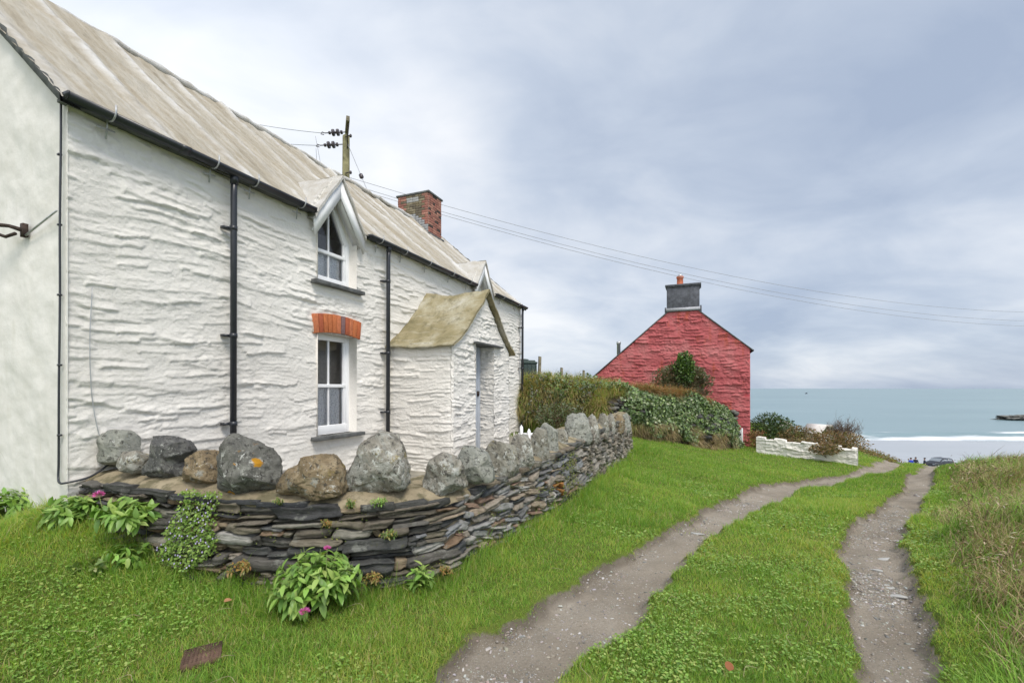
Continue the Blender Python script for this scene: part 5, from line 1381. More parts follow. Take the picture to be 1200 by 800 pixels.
# trailing bellflower
def trailing(label, name, s0, s1, k0, k1, n, lsz, cols, flowers=0):
    root = thing(name, label, 'plant', tuple(wall_frame((s0 + s1) / 2, k1)))
    o = np.array(root.location); r_ = np.random.default_rng(int(s0 * 100))
    s = r_.uniform(s0 - .08, s1 + .08, n * 3); k = r_.uniform(k0, k1, n * 3)
    u = (s - (s0 + s1) / 2) / ((s1 - s0) / 2); v = (k - k0) / (k1 - k0)
    half = .30 + .62 * np.sin(np.clip(v, 0, 1) * 2.5 + .25) ** 1.5 + .3 * vnoise(v * 5, v * 0, seed=3)
    m = (np.abs(u + .3 * (.55 - v) + .25 * vnoise(v * 3, v * 0, seed=9)) < half * .85) & (vnoise(s * 14, k * 11, seed=5) > -.55); s, k = s[m][:n], k[m][:n]; n = len(s)
    P = np.array([wall_frame(a, min(b, 1.0), .03 + .08 * r_.random()) for a, b in zip(s, k)])
    P[:, 2] += np.where(k > 1, (k - 1) * .6 + .03, 0)
    out = np.array([-w_in(a) for a in s]); out3 = np.c_[out, np.full(n, .35)]
    D = r_.normal(0, .8, (n, 3)) + (0, 0, -.4) + out3 * .4; N_ = out3 + r_.normal(0, .35, (n, 3))
    V, q, kk = leaves(P - o, D, N_, np.full(n, lsz) * r_.uniform(.6, 1.2, n), np.full(n, lsz) * r_.uniform(.6, 1.0, n), 'round', .15, .15, True)
    make_mesh('foliage', V, [q], M_LEAF, root, col=np.repeat(pick(cols, n), kk, 0))
    if flowers:
        j = r_.integers(0, n, flowers); pp = P[j] - o + out3[j] * .022
        Vs, Qs, n0 = [], [], 0
        for e in range(5):
            a = e * 1.2566; t1 = norm(np.cross(out3[j], np.array([0, 0, 1.]))); t2 = np.cross(out3[j], t1)
            V, q, _ = leaves(pp, t1 * math.cos(a) + t2 * math.sin(a) + out3[j] * .3, out3[j], np.full(flowers, .008), np.full(flowers, .007), 'round', 0, 0, True); Vs.append(V); Qs.append(q + n0); n0 += len(V)
        fl = make_mesh('flowers', np.concatenate(Vs), [np.concatenate(Qs)], M_PETAL, root, col=np.tile((.50, .44, .72), (n0, 1)))
        fl['kind'] = 'stuff'
def s_at_px(px):
    q = WL[:, 0] / WL[:, 1] * F + 600; return float(np.interp(px, q, seg))
trailing('trailing bellflower with tiny lilac flowers hanging down the wall', 'bellflower', s_at_px(190), s_at_px(258), .22, 1.06, 1900, .021, [(.18, .29, .06), (.25, .36, .08), (.14, .23, .05)], 110)
trailing('thin olive green creeper hanging on the right flank of the wall', 'creeper', s_at_px(655), s_at_px(676), .05, .95, 420, .026, [(.15, .19, .04), (.20, .22, .06), (.12, .13, .04)])
# ------------------------------------------------------------------ hedge bank
def bank_top(i, n):   # crest height along the axis
    return np.interp(i / n, [0, .15, .25, .42, .55, .67, .83, .95, 1.0], [1.8, 1.85, 1.88, 1.72, 1.66, 1.45, 1.16, .86, .62])
hb = thing('hedge_bank', 'overgrown earth and stone hedge bank between the white cottage and the red house', 'hedge bank', (0, 0, 0))
nB = len(BANKL); nU = 60
def bank_pt(i, v):
    """v 0..1 from the front foot over the crest to the back foot"""
    t = BANKL[min(i + 1, nB - 1)] - BANKL[max(i - 1, 0)]; t = t / np.linalg.norm(t); nr = np.array([t[1], -t[0]])
    p = BANKL[i]; top = bank_top(i, nB - 1); half = 1.0 if i < nB - 8 else .5 + .5 * math.sqrt(max(0, (nB - 1 - i) / 8))
    a = math.pi * v; ox = math.cos(a); oz = math.sin(a) ** .55
    ox = np.sign(ox) * abs(ox) ** .8
    foot = gz1(*(p + nr * ox * half)) - .1
    q = p + nr * ox * half * .95
    z = foot * (1 - oz) + top * oz
    k = float(fbm(np.array([q[0] * 1.1]), np.array([q[1] * 1.1]), np.array([z * 1.1]), seed=800)[0])
    return np.array([q[0] + nr[0] * k * .7, q[1] + nr[1] * k * .7, z + k * .22 * oz + .12 * oz * float(fbm(np.array([q[0] * 2.6]), np.array([q[1] * 2.6]), seed=803)[0])])
BP = np.array([[bank_pt(i, v) for v in np.linspace(0, 1, nU)] for i in range(nB)])
Vb = BP.reshape(-1, 3)
M_EARTH = simple('bank_earth', (.06, .05, .03), .95, .1, .5, 9, bump=.8)
make_mesh('earth_core', np.vstack([Vb, [BP[-1].mean(0) + [0.1, 0.1, 0]], [BP[0].mean(0) - [.1, 0, 0]]]), [grid_faces(nB, nU), [[(nB - 1) * nU + j, nB * nU, (nB - 1) * nU + j + 1] for j in range(nU - 1)], [[j, j + 1, nB * nU + 1] for j in range(nU - 1)]], M_EARTH, hb, smooth=True)
# exposed stonework low on the bank and at its seaward end
sv, sf, sc2, n0 = [], [], [], 0; rr = random.Random(12)
def bank_stone(i, v, rad, c):
    global n0
    p = bank_pt(i, v); q = ICO3_V * np.array([rad * rr.uniform(.9, 1.8), rad, rad * rr.uniform(.35, .7)])
    a = math.atan2(*(BANKL[min(i + 1, nB - 1)] - BANKL[max(i - 1, 0)])[::-1]); ca, sa = math.cos(a), math.sin(a)
    q = q * (1 + .25 * fbm(q[:, 0] * 8 + i, q[:, 1] * 8 + v * 9, q[:, 2] * 8, seed=810))[:, None]
    q = np.c_[q[:, 0] * ca - q[:, 1] * sa, q[:, 0] * sa + q[:, 1] * ca, q[:, 2]] + p
    sv.append(q); sf.extend([[x + n0 for x in f] for f in ICO3_F]); sc2.append(np.tile(c, (len(q), 1))); n0 += len(q)
for _ in range(330):
    i = rr.randint(int(nB * .72), nB - 1); v = rr.uniform(.02, .16 if i < nB - 9 else .45); bank_stone(i, v, rr.uniform(.06, .14), rr.choice([(.07, .07, .07), (.11, .11, .10), (.05, .05, .052), (.14, .135, .12)]))
make_mesh('bank_stonework', np.concatenate(sv), [sf], M_STONE, hb, smooth=True, col=np.concatenate(sc2)); sv, sf, sc2, n0 = [], [], [], 0
for _ in range(34):
    i = rr.randint(int(nB * .48), int(nB * .55)); v = rr.uniform(.06, .18); bank_stone(i, v, rr.uniform(.05, .12), rr.choice([(.05, .05, .05), (.06, .06, .06), (.10, .10, .095), (.07, .06, .05)]))
st_ = make_mesh('bank_stonework', np.concatenate(sv), [sf], M_STONE, hb, smooth=True, col=np.concatenate(sc2))
def on_bank(n, i0, i1, v0, v1):
    i = RNG.uniform(i0 * (nB - 1), i1 * (nB - 1), n); h0 = math.sin(math.pi * v0) ** .55
    v = np.where(RNG.random(n) < .65, np.arcsin(RNG.uniform(h0, min(1, 1.0 if v1 > .3 else math.sin(math.pi * v1) ** .55), n) ** 1.818) / math.pi, RNG.uniform(v0, v1, n)) * (nU - 1)
    a, b = np.floor(i).astype(int).clip(0, nB - 2), np.floor(v).astype(int).clip(0, nU - 2); u, w = (i - a)[:, None], (v - b)[:, None]
    P = BP[a, b] * (1 - u) * (1 - w) + BP[a + 1, b] * u * (1 - w) + BP[a, b + 1] * (1 - u) * w + BP[a + 1, b + 1] * u * w
    N_ = norm(np.cross(BP[a + 1, b] - BP[a, b], BP[a, b + 1] - BP[a, b])); c = BP[a].mean(1); N_ = N_ * np.sign(((P - c) * N_).sum(1))[:, None]
    return P, N_, i / (nB - 1), v / (nU - 1)
def skin(name, label, cat, n, i0, i1, v0, v1, L, W, cols, shape, mat, mask=None, off=(.02, .16), kind=None, droop=.2):
    P, N_, ii, vv = on_bank(n, i0, i1, v0, v1)
    k = np.ones(n, bool) if mask is None else mask(P, ii, vv); P, N_ = P[k], N_[k]; n = len(P)
    cl = fbm(P[:, 0] * 3, P[:, 1] * 3, P[:, 2] * 3, seed=820)
    P = P + N_ * (RNG.uniform(off[0], off[1], n) + .16 * np.clip(cl, -.3, 1))[:, None]
    D = RNG.normal(0, .6, (n, 3)) + (0, 0, -.55) + N_ * .35; NN = N_ + RNG.normal(0, .4, (n, 3))
    V, q, kk = leaves(P, D, NN, L * RNG.uniform(.6, 1.2, n), W * RNG.uniform(.6, 1.2, n), shape, droop, .2, shape != 'ivy')
    o = make_mesh(name, V, [q], mat, col=np.repeat(pick(cols, n), kk, 0)); tag(o, label, cat, kind=kind); return o
IVY = [(.09, .14, .055), (.12, .19, .065), (.17, .23, .11), (.07, .11, .045), (.20, .29, .09), (.24, .28, .16)]
skin('ivy', 'dark glossy ivy covering the seaward half of the hedge bank', 'ivy', 40000, .53, .985, .005, .75, .085, .08, IVY, 'ivy', M_IVY,
     lambda P, i, v: (np.sin(np.pi * np.clip(v, 0, 1)) ** .55 > .42 - .20 * i + .35 * fbm(P[:, 0] * 1.4, P[:, 1] * 1.4, P[:, 2] * 1.4, seed=821)) & (fbm(P[:, 0] * 2.6, P[:, 1] * 2.6, P[:, 2] * 2.6, seed=822) > -.40))
skin('bramble', 'sprawling bramble with leaves tinged dark behind the far stones of the wall', 'bramble', 3000, .25, .46, .003, .30, .075, .05, [(.05, .085, .03), (.08, .12, .04), (.12, .10, .06), (.20, .21, .17), (.04, .05, .03)], 'oval', M_LEAF,
     lambda P, i, v: fbm(P[:, 0] * 2.2, P[:, 1] * 2.2, P[:, 2] * 2.2, seed=823) > -.05, off=(.05, .4))
def bank_grass(name, label, n, i0, i1, v0, v1, cols, L0, L1, mask=None, dry=True):
    P, N_, ii, vv = on_bank(n, i0, i1, v0, v1)
    k = np.ones(n, bool) if mask is None else mask(P, ii, vv); P, N_ = P[k], N_[k]; n = len(P)
    head = np.arctan2(N_[:, 1], N_[:, 0]) + RNG.normal(0, .7, n)
    th0 = np.arccos(np.clip(N_[:, 2], -1, 1)) * .7 + RNG.normal(.1, .3, n)
    V, f, kk = blades(P + N_ * .01, RNG.uniform(L0, L1, n), RNG.uniform(.007, .015, n), head, th0, np.abs(RNG.normal(1.6, .6, n)), 4)
    o = make_mesh(name, V, f, M_DRY, col=np.repeat(pick(cols, n), kk, 0)); return tag(o, label, 'grass', kind='stuff')
bank_grass('bank_grass', 'drooping green and straw grass on the cottage half of the hedge bank', 38000, 0, .55, .002, .85, [(.46, .38, .17), (.54, .44, .23), (.24, .34, .08), (.42, .36, .16), (.28, .38, .10), (.22, .31, .07), (.46, .36, .18), (.36, .27, .14)], .2, .55, lambda P, i, v: (fbm(P[:, 0] * 1.5, P[:, 1] * 1.5, P[:, 2] * 1.5, seed=825) > -.30) & ~((i > .475) & (i < .56) & (v > .05) & (v < .19)))
bank_grass('dry_grass', 'pale dead grass hanging along the foot of the ivy covered bank', 15000, .48, .97, .001, .05, [(.50, .40, .26), (.40, .30, .19), (.32, .25, .15), (.45, .37, .20), (.30, .28, .11)], .15, .42, lambda P, i, v: fbm(P[:, 0] * 1.4, P[:, 1] * 1.4, seed=826) > -.15 + .25 * i)
skin('ivy', 'thin trails of ivy creeping over the grassy crest of the hedge bank', 'ivy', 6000, .12, .56, .10, .7, .08, .075, IVY, 'ivy', M_IVY, lambda P, i, v: fbm(P[:, 0] * 1.8, P[:, 1] * 1.8, P[:, 2] * 1.8, seed=833) > .06, off=(.08, .3))
bank_grass('ferny_grass', 'reddish brown grass on top of the bank below the red gable', 7000, .6, .88, .36, .65, [(.36, .19, .09), (.42, .27, .14), (.28, .15, .07), (.25, .22, .08)], .25, .5)
# dark stone pocket showing in the bank
def shrub(name, label, cat, pos, rx, ry, rz, n, lsz, cols, stems=14, twigs=0, shape='oval', mat=None, stemh=1.0, seed=0, dens=-.18, group=None, wr=.55):
    root = thing(name, label, cat, pos, 0, group); r_ = np.random.default_rng(seed)
    b = MB()
    for i in range(stems):
        a = r_.uniform(0, 6.283); e = r_.uniform(.2, 1.0); tip = np.array([rx * .85 * math.cos(a) * e, ry * .85 * math.sin(a) * e, rz * 2 * stemh * r_.uniform(.65, 1.05) * (1.08 - .35 * e)])
        m = tip * .5 + np.array([r_.normal(0, .08), r_.normal(0, .08), rz * .15]); b0 = np.array([tip[0] * .12, tip[1] * .12, -.1])
        rad = .022 * min(1.6, rz); b.tube(catmull([b0, m, tip], 3), [rad, rad * .8, rad * .65, rad * .5, rad * .4, rad * .3, rad * .2][:7], 5)
        for _ in range(twigs):
            t = r_.uniform(.4, 1); p = b0 * (1 - t) ** 2 + 2 * t * (1 - t) * m + tip * t * t
            q = p + r_.normal(0, .14, 3) * min(rz, 1.3) + np.array([0, 0, .12 * min(rz, 1.3)]); q2 = q + r_.normal(0, .08, 3) + (0, 0, .08)
            b.tube([p, q, q2], [rad * .4, rad * .28, rad * .12], 4)
    b.build('stems', M_TWIG, root)
    if n:
        u = norm(r_.normal(size=(n * 2, 3))); rad = r_.random(n * 2) ** .38
        lump = 1 + .35 * fbm(u[:, 0] * 2 + seed, u[:, 1] * 2, u[:, 2] * 2, seed=840)
        P = u * (rad * lump)[:, None] * (rx, ry, rz) + (0, 0, rz)
        P = P[(fbm(P[:, 0] * 2.8 / max(rx, .4) + seed, P[:, 1] * 2.8 / max(rx, .4), P[:, 2] * 2.8 / max(rz, .4), seed=841) > dens) & (P[:, 2] > -.05)][:n]; n = len(P)
        D = norm(P - (0, 0, rz * .6)) + r_.normal(0, .6, (n, 3)); NN = r_.normal(0, .6, (n, 3)) + (0, 0, .9)
        V, q, k = leaves(P, D, NN, lsz * r_.uniform(.6, 1.3, n), lsz * wr * r_.uniform(.7, 1.2, n), shape, .2, .2, True)
        make_mesh('foliage', V, [q], mat or M_LEAF, root, col=np.repeat(pick(cols, n), k, 0))
    return root
def sp0(px, py, d): x, y, z = at(px, py, d); return (x, y, z)
x, y, _ = at(799, 466, 18.4)
shrub('twiggy_shrub', 'grey green twiggy shrub on the bank in front of the red gable', 'shrub', (x + .1, y, 1.0), 1.15, .6, .84, 12000, .085, [(.10, .13, .06), (.14, .13, .07), (.09, .11, .05), (.19, .18, .12), (.2, .13, .08)], 44, 14, seed=5, dens=-.3)
shrub('ivy_stump', 'ball of bright green ivy on an old stump before the red gable', 'ivy', (x - .05, y - .35, 1.7), .40, .36, .68, 2300, .085, [(.06, .12, .025), (.10, .18, .04), (.045, .08, .025), (.14, .22, .05)], 6, 0, 'ivy', M_IVY, .9, seed=8, dens=-.2, wr=.9)
shrub('bramble_bush', 'leafy dark bramble at the foot of the bank behind the white pickets', 'bramble', sp0(655, 506, 12.9), .75, .45, .42, 1500, .075, [(.10, .15, .06), (.16, .20, .10), (.22, .25, .17), (.12, .10, .06)], 16, 5, seed=31, dens=-.25)
# tank and fence posts on top of the bank
x, y, _ = at(614, 441, 15.4); z0 = 1.15
tk = thing('water_tank', 'dark green ribbed plastic tank standing behind the cottage corner', 'tank', (x + .02, y + .6, z0 + .14))
b = MB(); b.prism([(-.42, 0), (.42, 0), (.42, 1.18), (.36, 1.28), (-.36, 1.28), (-.42, 1.18)], 1, -.4, .4)
for k in range(7): b.box(-.40 + k * .13, -.355 + k * .13, -.425, -.401, .08, 1.12)
b.build('tank_body', M_GREENTANK, tk, bevel=.03)
b = MB(); b.box(-.45, .45, -.43, .43, 1.16, 1.22); b.lathe((0, 0, 1.28), [(.16, 0), (.16, .05), (.05, .07)]); b.build('lid', M_GREENTANK, tk, bevel=.01)
for i, (px, yt, d, lab) in enumerate(((631, 418, 15.2, 'weathered fence post nearest the green tank on top of the bank'), (657, 431, 17.5, 'short weathered fence post right of the taller post on the bank'), (683, 434, 21, 'tiny distant fence post just left of the red roof slope'))):
    x, y, zt = at(px, yt, d); b = MB(); b.prism([(-.045, 0), (.045, 0), (.04, zt - .95), (-.04, zt - .93)], 1, -.045, .045)
    for k in (.35, .6): b.box(-.05, .05, -.05, -.046, (zt - .95) * k, (zt - .95) * k + .02)
    o = b.build('fence_post', M_WOOD, bevel=.006); o.location = (x, y, .95); o.rotation_euler = (0, .03, .3); tag(o, lab, 'post', 'fence posts on the bank')

# ------------------------------------------------------------------ red house
rh = thing('red_house', 'red painted stone house seen gable on with dark chimney stack', 'house', (RED0[0], RED0[1], 0), R(180) - AZ)
# local x = along the gable to the left, local y = towards the viewer (negative = away)
RA, REAV, RP = 2.78, 3.33, .855
RAP = REAV + RA * RP; RWID = 7.6
outl = [(0, -1.8), (RWID, -1.8), (RWID, RAP - (RWID - RA) * RP), (RA + .56, RAP - .48), (RA - .56, RAP - .48), (0, REAV)]
relief_wall('gable_wall', np.arange(0, RWID + .01, .025), np.arange(-1.7, RAP + .02, .022), lambda U, V, h: np.stack([U, h * 1.0, V], -1), .05, .32, .15, 901, M_RED, rh, outl, (), (0, None))
b = MB(); b.prism([(.01, -1.8), (RWID, -1.8), (RWID, RAP - (RWID - RA) * RP - .05), (RA, RAP - .06), (.01, REAV - .05)], 1, -9, -.02)
b.build('house_walls', simple('red_render', (.40, .07, .08), .85, .2, .15, 3, bump=.3), rh)
b = MB()
for (x0, z0, x1, z1) in ((RA, RAP, -.12, REAV - .12 * RP), (RA, RAP, RWID + .1, RAP - (RWID + .1 - RA) * RP)):
    b.hull8([(x0, -9.1, z0 + .015), (x0, -9.1, z0 + .07), (x0, .05, z0 + .015), (x0, .05, z0 + .07), (x1, -9.1, z1 + .015), (x1, -9.1, z1 + .07), (x1, .05, z1 + .015), (x1, .05, z1 + .07)])
    n_ = 12
rf = b.build('roof', M_SLATE, rh)
b = MB(); b.prism([(-.10 + .05 * math.cos(a), REAV - .06 + .05 * math.sin(a)) for a in np.linspace(0, 6.28, 10)[:-1]], 1, -9, .03); b.build('gutter', M_BLACK, rh)
cb = RAP - .55; c0, c1 = RA - .72, RA + .70
b = MB(); b.box(c0, c1, -.72, .06, cb, 6.28); b.box(c0 - .03, c1 + .03, -.75, .09, 6.28, 6.33); b.box(c0 - .07, c1 + .07, -.79, .13, 6.33, 6.42); b.box(c0 - .09, c0 - .02, -.7, .05, cb - .03, cb + .24); b.box(c1 + .02, c1 + .09, -.7, .05, cb - .03, cb + .22)
cs = b.build('chimney', M_DKSLATE, rh, bevel=.015)
b = MB(); b.box(c0 - .03, c1 + .03, -.74, .085, cb + .03, cb + .17); b.build('lead_flashing', M_LEAD, cs)
b = MB(); b.lathe((RA + .13, -.34, 6.42), [(.17, 0), (.17, .06), (.145, .09), (.135, .32), (.165, .36), (.165, .43), (.13, .44)], 18); cp = b.build('chimney_pot', M_TERRA, cs, smooth=False)
b = MB(); b.lathe((RA + .13, -.34, 6.86), [(.12, 0), (.12, .03), (.09, .09), (.02, .12)], 12); b.build('pot_cowl', M_GALV, cp)
b = MB(); fx = 5.85; fz = RAP - (fx - RA) * RP; b.lathe((fx, -.9, fz - .1), [(.09, 0), (.09, .85), (.11, .86), (.11, .98), (.03, 1.0)], 12); b.build('roof_vent', M_GALV, rh)
b = MB(); b.box(.31, .55, .02, .07, -1.15, -.16); 
gt = thing('white_gate', 'narrow white board gate at the foot of the red gable', 'gate', tuple(loc_xy(0, 0)) + (0,), 0)
gt.location = rh.location; gt.rotation_euler = rh.rotation_euler
b = MB(); b.box(.30, .36, .08, .16, -1.15, -.14); b.box(.52, .58, .08, .16, -1.15, -.14); b.build('gate_frame', M_PAINT, gt, bevel=.005)
b = MB()
for k in range(3): b.box(.362 + k * .053, .41 + k * .053, .10, .13, -1.1, -.2)
b.build('gate_boards', M_PAINT, gt, bevel=.003)

# ------------------------------------------------------------------ low white wall with scrub behind it
A = np.array(at(886, 531, 17.6)); B = np.array(at(1005, 544, 15.6)); dv = (B - A)[:2]; LW = np.linalg.norm(dv); dv /= LW; nv = np.array([-dv[1], dv[0]])
lw = thing('white_wall', 'low whitewashed garden wall with broken crenellated top beside the track', 'wall', (A[0], A[1], 0), math.atan2(dv[1], dv[0]))
def wt(U): return np.interp(U, [0, LW], [-.27, -.46])
U, Vv = np.meshgrid(np.linspace(0, LW, 240), np.linspace(0, 1, 40), indexing='ij')
zb = np.array([gz1(*(A[:2] + dv * u)) for u in U[:, 0]])[:, None] - .12
ztop = wt(U) + .075 * (np.sign(np.sin(U * 8.5 + 1.2 * np.sin(U * 2.1))) * .5 + .3 * fbm(U * 6, U * 0, seed=930)) - .03
Z = zb + (ztop - zb) * Vv
h = rubble(U, Z, .34, .13, 940) * .035
fr_ = np.stack([U, -h, Z], -1); bk = np.stack([U, .30 + 0 * U, Z], -1)
n, m = U.shape; Vw = np.vstack([fr_.reshape(-1, 3), bk.reshape(-1, 3)]); N_ = n * m; g_ = grid_faces(n, m)
top = [(i * m + m - 1, (i + 1) * m + m - 1, (i + 1) * m + m - 1 + N_, i * m + m - 1 + N_) for i in range(n - 1)]
ends = [(j, j + 1, j + 1 + N_, j + N_) for j in range(m - 1)] + [((n - 1) * m + j, (n - 1) * m + j + 1, (n - 1) * m + j + 1 + N_, (n - 1) * m + j + N_) for j in range(m - 1)]
make_mesh('wall_face', Vw, [g_, g_ + N_, top, ends], M_WHITE, lw, smooth=False)
def sp(px, py, d): x, y, z = at(px, py, d); return (x, y, z)
BR = [(.20, .12, .06), (.26, .17, .08), (.14, .10, .05), (.18, .17, .06), (.30, .20, .10), (.11, .12, .05)]
shrub('evergreen_bush', 'dark green rounded bush beside the red house', 'bush', sp(905, 522, 20.5), .95, .8, .72, 3600, .10, [(.045, .09, .03), (.07, .12, .04), (.10, .16, .06), (.03, .06, .02)], 10, 3, seed=21, dens=-.3)
shrub('brown_scrub', 'rusty brown scrub at the left end of the white wall', 'shrub', sp(886, 528, 19.2), .40, .4, .45, 900, .08, [(.28, .13, .06), (.22, .10, .05), (.2, .15, .06)], 12, 4, seed=22)
shrub('brown_scrub', 'olive brown scrub between the dark bush and the white hut', 'shrub', sp(936, 526, 19.5), .85, .6, .50, 2200, .08, BR + [(.10, .13, .04)], 16, 5, seed=23)
shrub('brown_scrub', 'wide rusty scrub spilling over the right half of the white wall', 'shrub', sp(978, 530, 17.2), 1.25, .6, .40, 3800, .075, BR, 24, 6, seed=24, dens=-.25)
shrub('brown_scrub', 'low scrub over the middle of the white wall', 'shrub', sp(925, 530, 17.9), 1.0, .5, .28, 1900, .07, BR, 14, 5, seed=27, dens=-.25)
shrub('bare_shrub', 'leafless dark twiggy shrub above the right end of the white wall', 'shrub', sp(988, 522, 17.8), .85, .6, .52, 0, .05, BR, 44, 16, seed=25)
shrub('hanging_scrub', 'brown tuft hanging over the right end of the white wall', 'shrub', (B[0] - .9, B[1] + .25, -.70), .55, .35, .20, 1300, .07, BR, 8, 4, seed=26)
hx, hy, hz = sp(960, 520, 25)
hut = thing('white_hut', 'small white painted outbuilding with a pale roof behind the scrub', 'outbuilding', (hx, hy, hz - 1.45), .2); hut.scale = (.8, .8, 1)
b = MB(); b.box(-.62, .62, -.7, .7, 0, 2.0); b.build('walls', M_RENDER, hut)
b = MB(); b.prism([(-.72, 2.0), (-.2, 2.45), (.25, 2.45), (.72, 2.0), (.72, 2.06), (.25, 2.53), (-.2, 2.53), (-.72, 2.06)], 1, -.8, .8); b.build('roof', M_RENDER, hut)
o = make_mesh('stone_stub', rock_shape(.36, .3, .95, 77, 4, .12, 6), [ICO_F], RK['grey'], smooth=True); o.location = sp(922, 514, 22.5); tag(o, 'ruined grey stone pillar poking out between the bushes', 'stone pillar')
# scrub on the headland edge
Vs, Q, C, n0 = [], [], [], 0
n = 5000; t = RNG.random(n); cc = COAST[RNG.integers(58, 92, n)]; P = cc + RNG.normal(0, .7, (n, 2)) - (.4, .2)
k = (np.hypot(*(P - (20.8, 21.5)).T) > 3.4); P = P[k]; n = len(P); z = gz(P[:, 0], P[:, 1]) + .05 + .25 * RNG.random(n) ** 2
V, q, kk = leaves(np.c_[P, z], RNG.normal(0, 1, (n, 3)), RNG.normal(0, .5, (n, 3)) + (0, 0, 1), .10 * RNG.uniform(.6, 1.3, n), .05 * RNG.uniform(.6, 1.3, n), 'oval', .2, .2, True)
tag(make_mesh('headland_scrub', V, [q], M_DRY, col=np.repeat(pick(BR + [(.22, .2, .17), (.12, .15, .05)], n), kk, 0)), 'low brown scrub along the edge of the headland', 'scrub', kind='stuff')

# ------------------------------------------------------------------ telegraph pole and wires
px_, py_, pzt = at(405, 152, 17.0)
pl = thing('telegraph_pole', 'weathered wooden telegraph pole with cross arm rising behind the cottage roof', 'telegraph pole', (px_, py_, 1.0))
H = pzt - 1.0
b = MB(); b.tube([(0, 0, 0), (0, 0, H * .5), (0.02, 0, H - .25)], [.17, .145, .125], 14); b.tube([(.02, 0, H - .25), (.02, 0, H - .15)], [.11, .02], 14); b.build('pole_shaft', M_POLE, pl, smooth=False)
ad = Vector((.36, -.93, 0))          # cross arm points towards the viewer
b = MB()
p0 = Vector((-.05, .25, H + .02)); p1 = Vector((.36, -.75, H - .02)); sd_ = Vector((.93, .36, 0)) * .06
b.hull8([p + s * sd_ + Vector((0, 0, z)) for p in (p0, p1) for s in (-1, 1) for z in (-.09, .09)]); ca = b.build('cross_arm', M_WOOD, pl, bevel=.008)
b = MB(); b.tube([(.10, -.1, H - .75), (.30, -.6, H - .12)], .02, 6); b.build('arm_brace', M_IRON, pl)
def insul(loc):
    b = MB(); d = Vector((-1, .05, -.02)); 
    for k, r in ((.10, .07), (.24, .125), (.33, .045), (.42, .125), (.56, .06)):
        c = loc + d * (k + .1); b.tube([c - d * .03, c + d * .03], r, 12)
    b.tube([loc, loc + d * .85], .018, 6); b.tube([loc + d * .85, loc + d * .95 + Vector((0, 0, .05)), loc + d * 1.0 + Vector((0, 0, -.03)), loc + d * .88 + Vector((0, 0, -.06))], .016, 6)
    b.build('insulator', M_PORC, pl)
    return loc + d * .9
i1 = insul(Vector((-.05, .25, H + .05))); i2 = insul(Vector((-.12, 0, H - .55)))
b = MB(); b.lathe((-.38, .22, H - 2.55), [(.02, 0), (.26, .03), (.30, .1), (.30, .55), (.27, .62), (.08, .66)], 16); b.tube([(-.38, .22, H - 2.2), (0, 0, H - 2.2)], .04, 6); b.build('transformer', M_GALV, pl)
b = MB()
for z in (H - .35, H - 1.7, H - 2.0):
    b = MB(); b.tube([(.05, -.15, z), (.24, -.2, z + .03)], .02, 6); b.lathe((.26, -.2, z), [(.03, -.05), (.05, 0), (.03, .06)], 8); b.build('pin_insulator', M_PORC, pl)
PO = Vector((px_, py_, 1.0))
def wire(name, label, p0, p1, sag, r, group, n=28):
    b = MB(); p0, p1 = Vector(p0), Vector(p1)
    b.tube([p0.lerp(p1, t) - Vector((0, 0, sag * 4 * t * (1 - t))) for t in np.linspace(0, 1, n)], r, 5)
    o = b.build(name, M_WIRE, smooth=True); return tag(o, label, 'wire', group)
ends_ = [at(1290, 365, 30), at(1290, 375.5, 30), at(1290, 382, 30)]
for (zo, e, lab) in ((-1.86, ends_[0], 'topmost of the three overhead wires crossing the sky to the right'), (-2.10, ends_[1], 'middle of the three overhead wires crossing the sky to the right'), (-2.2, ends_[2], 'lowest of the three overhead wires crossing the sky to the right')):
    wire('overhead_wire', lab, PO + Vector((.2, -.15, H + zo)), e, 1.55, .009, 'overhead wires')
wire('overhead_wire', 'upper overhead wire leaving the pole insulator to the left', PO + i1, Vector(at(200, 118, 24)), .25, .011, 'overhead wires')
wire('overhead_wire', 'lower overhead wire leaving the pole insulator to the left', PO + i2, Vector(at(230, 146, 24)), .25, .011, 'overhead wires')
q = PO + i1 + Vector((-.35, .1, -.05)); wire('drop_wire', 'slack wire dropping behind the roof from the upper insulator', q, q + Vector((.45, .3, -2.9)), -.0, .008, 'drop wires')
q = PO + i2 + Vector((-.15, .1, -.05)); wire('drop_wire', 'short slack wire dropping behind the roof from the lower insulator', q, q + Vector((.0, .3, -2.0)), 0, .008, 'drop wires')
q0 = PO + Vector((.12, -.1, H - .6)); q1 = Vector(at(440, 246, 16.0))
st = wire('stay_wire', 'slanting stay wire with an egg insulator right of the pole', q0, q1, 0, .012, None)
b = MB(); c = q0.lerp(q1, .50); d = (q1 - q0).normalized(); b.tube([c - d * .12, c - d * .06, c + d * .06, c + d * .12], [.02, .075, .075, .02], 10); b.build('egg_insulator', M_PORC, st)

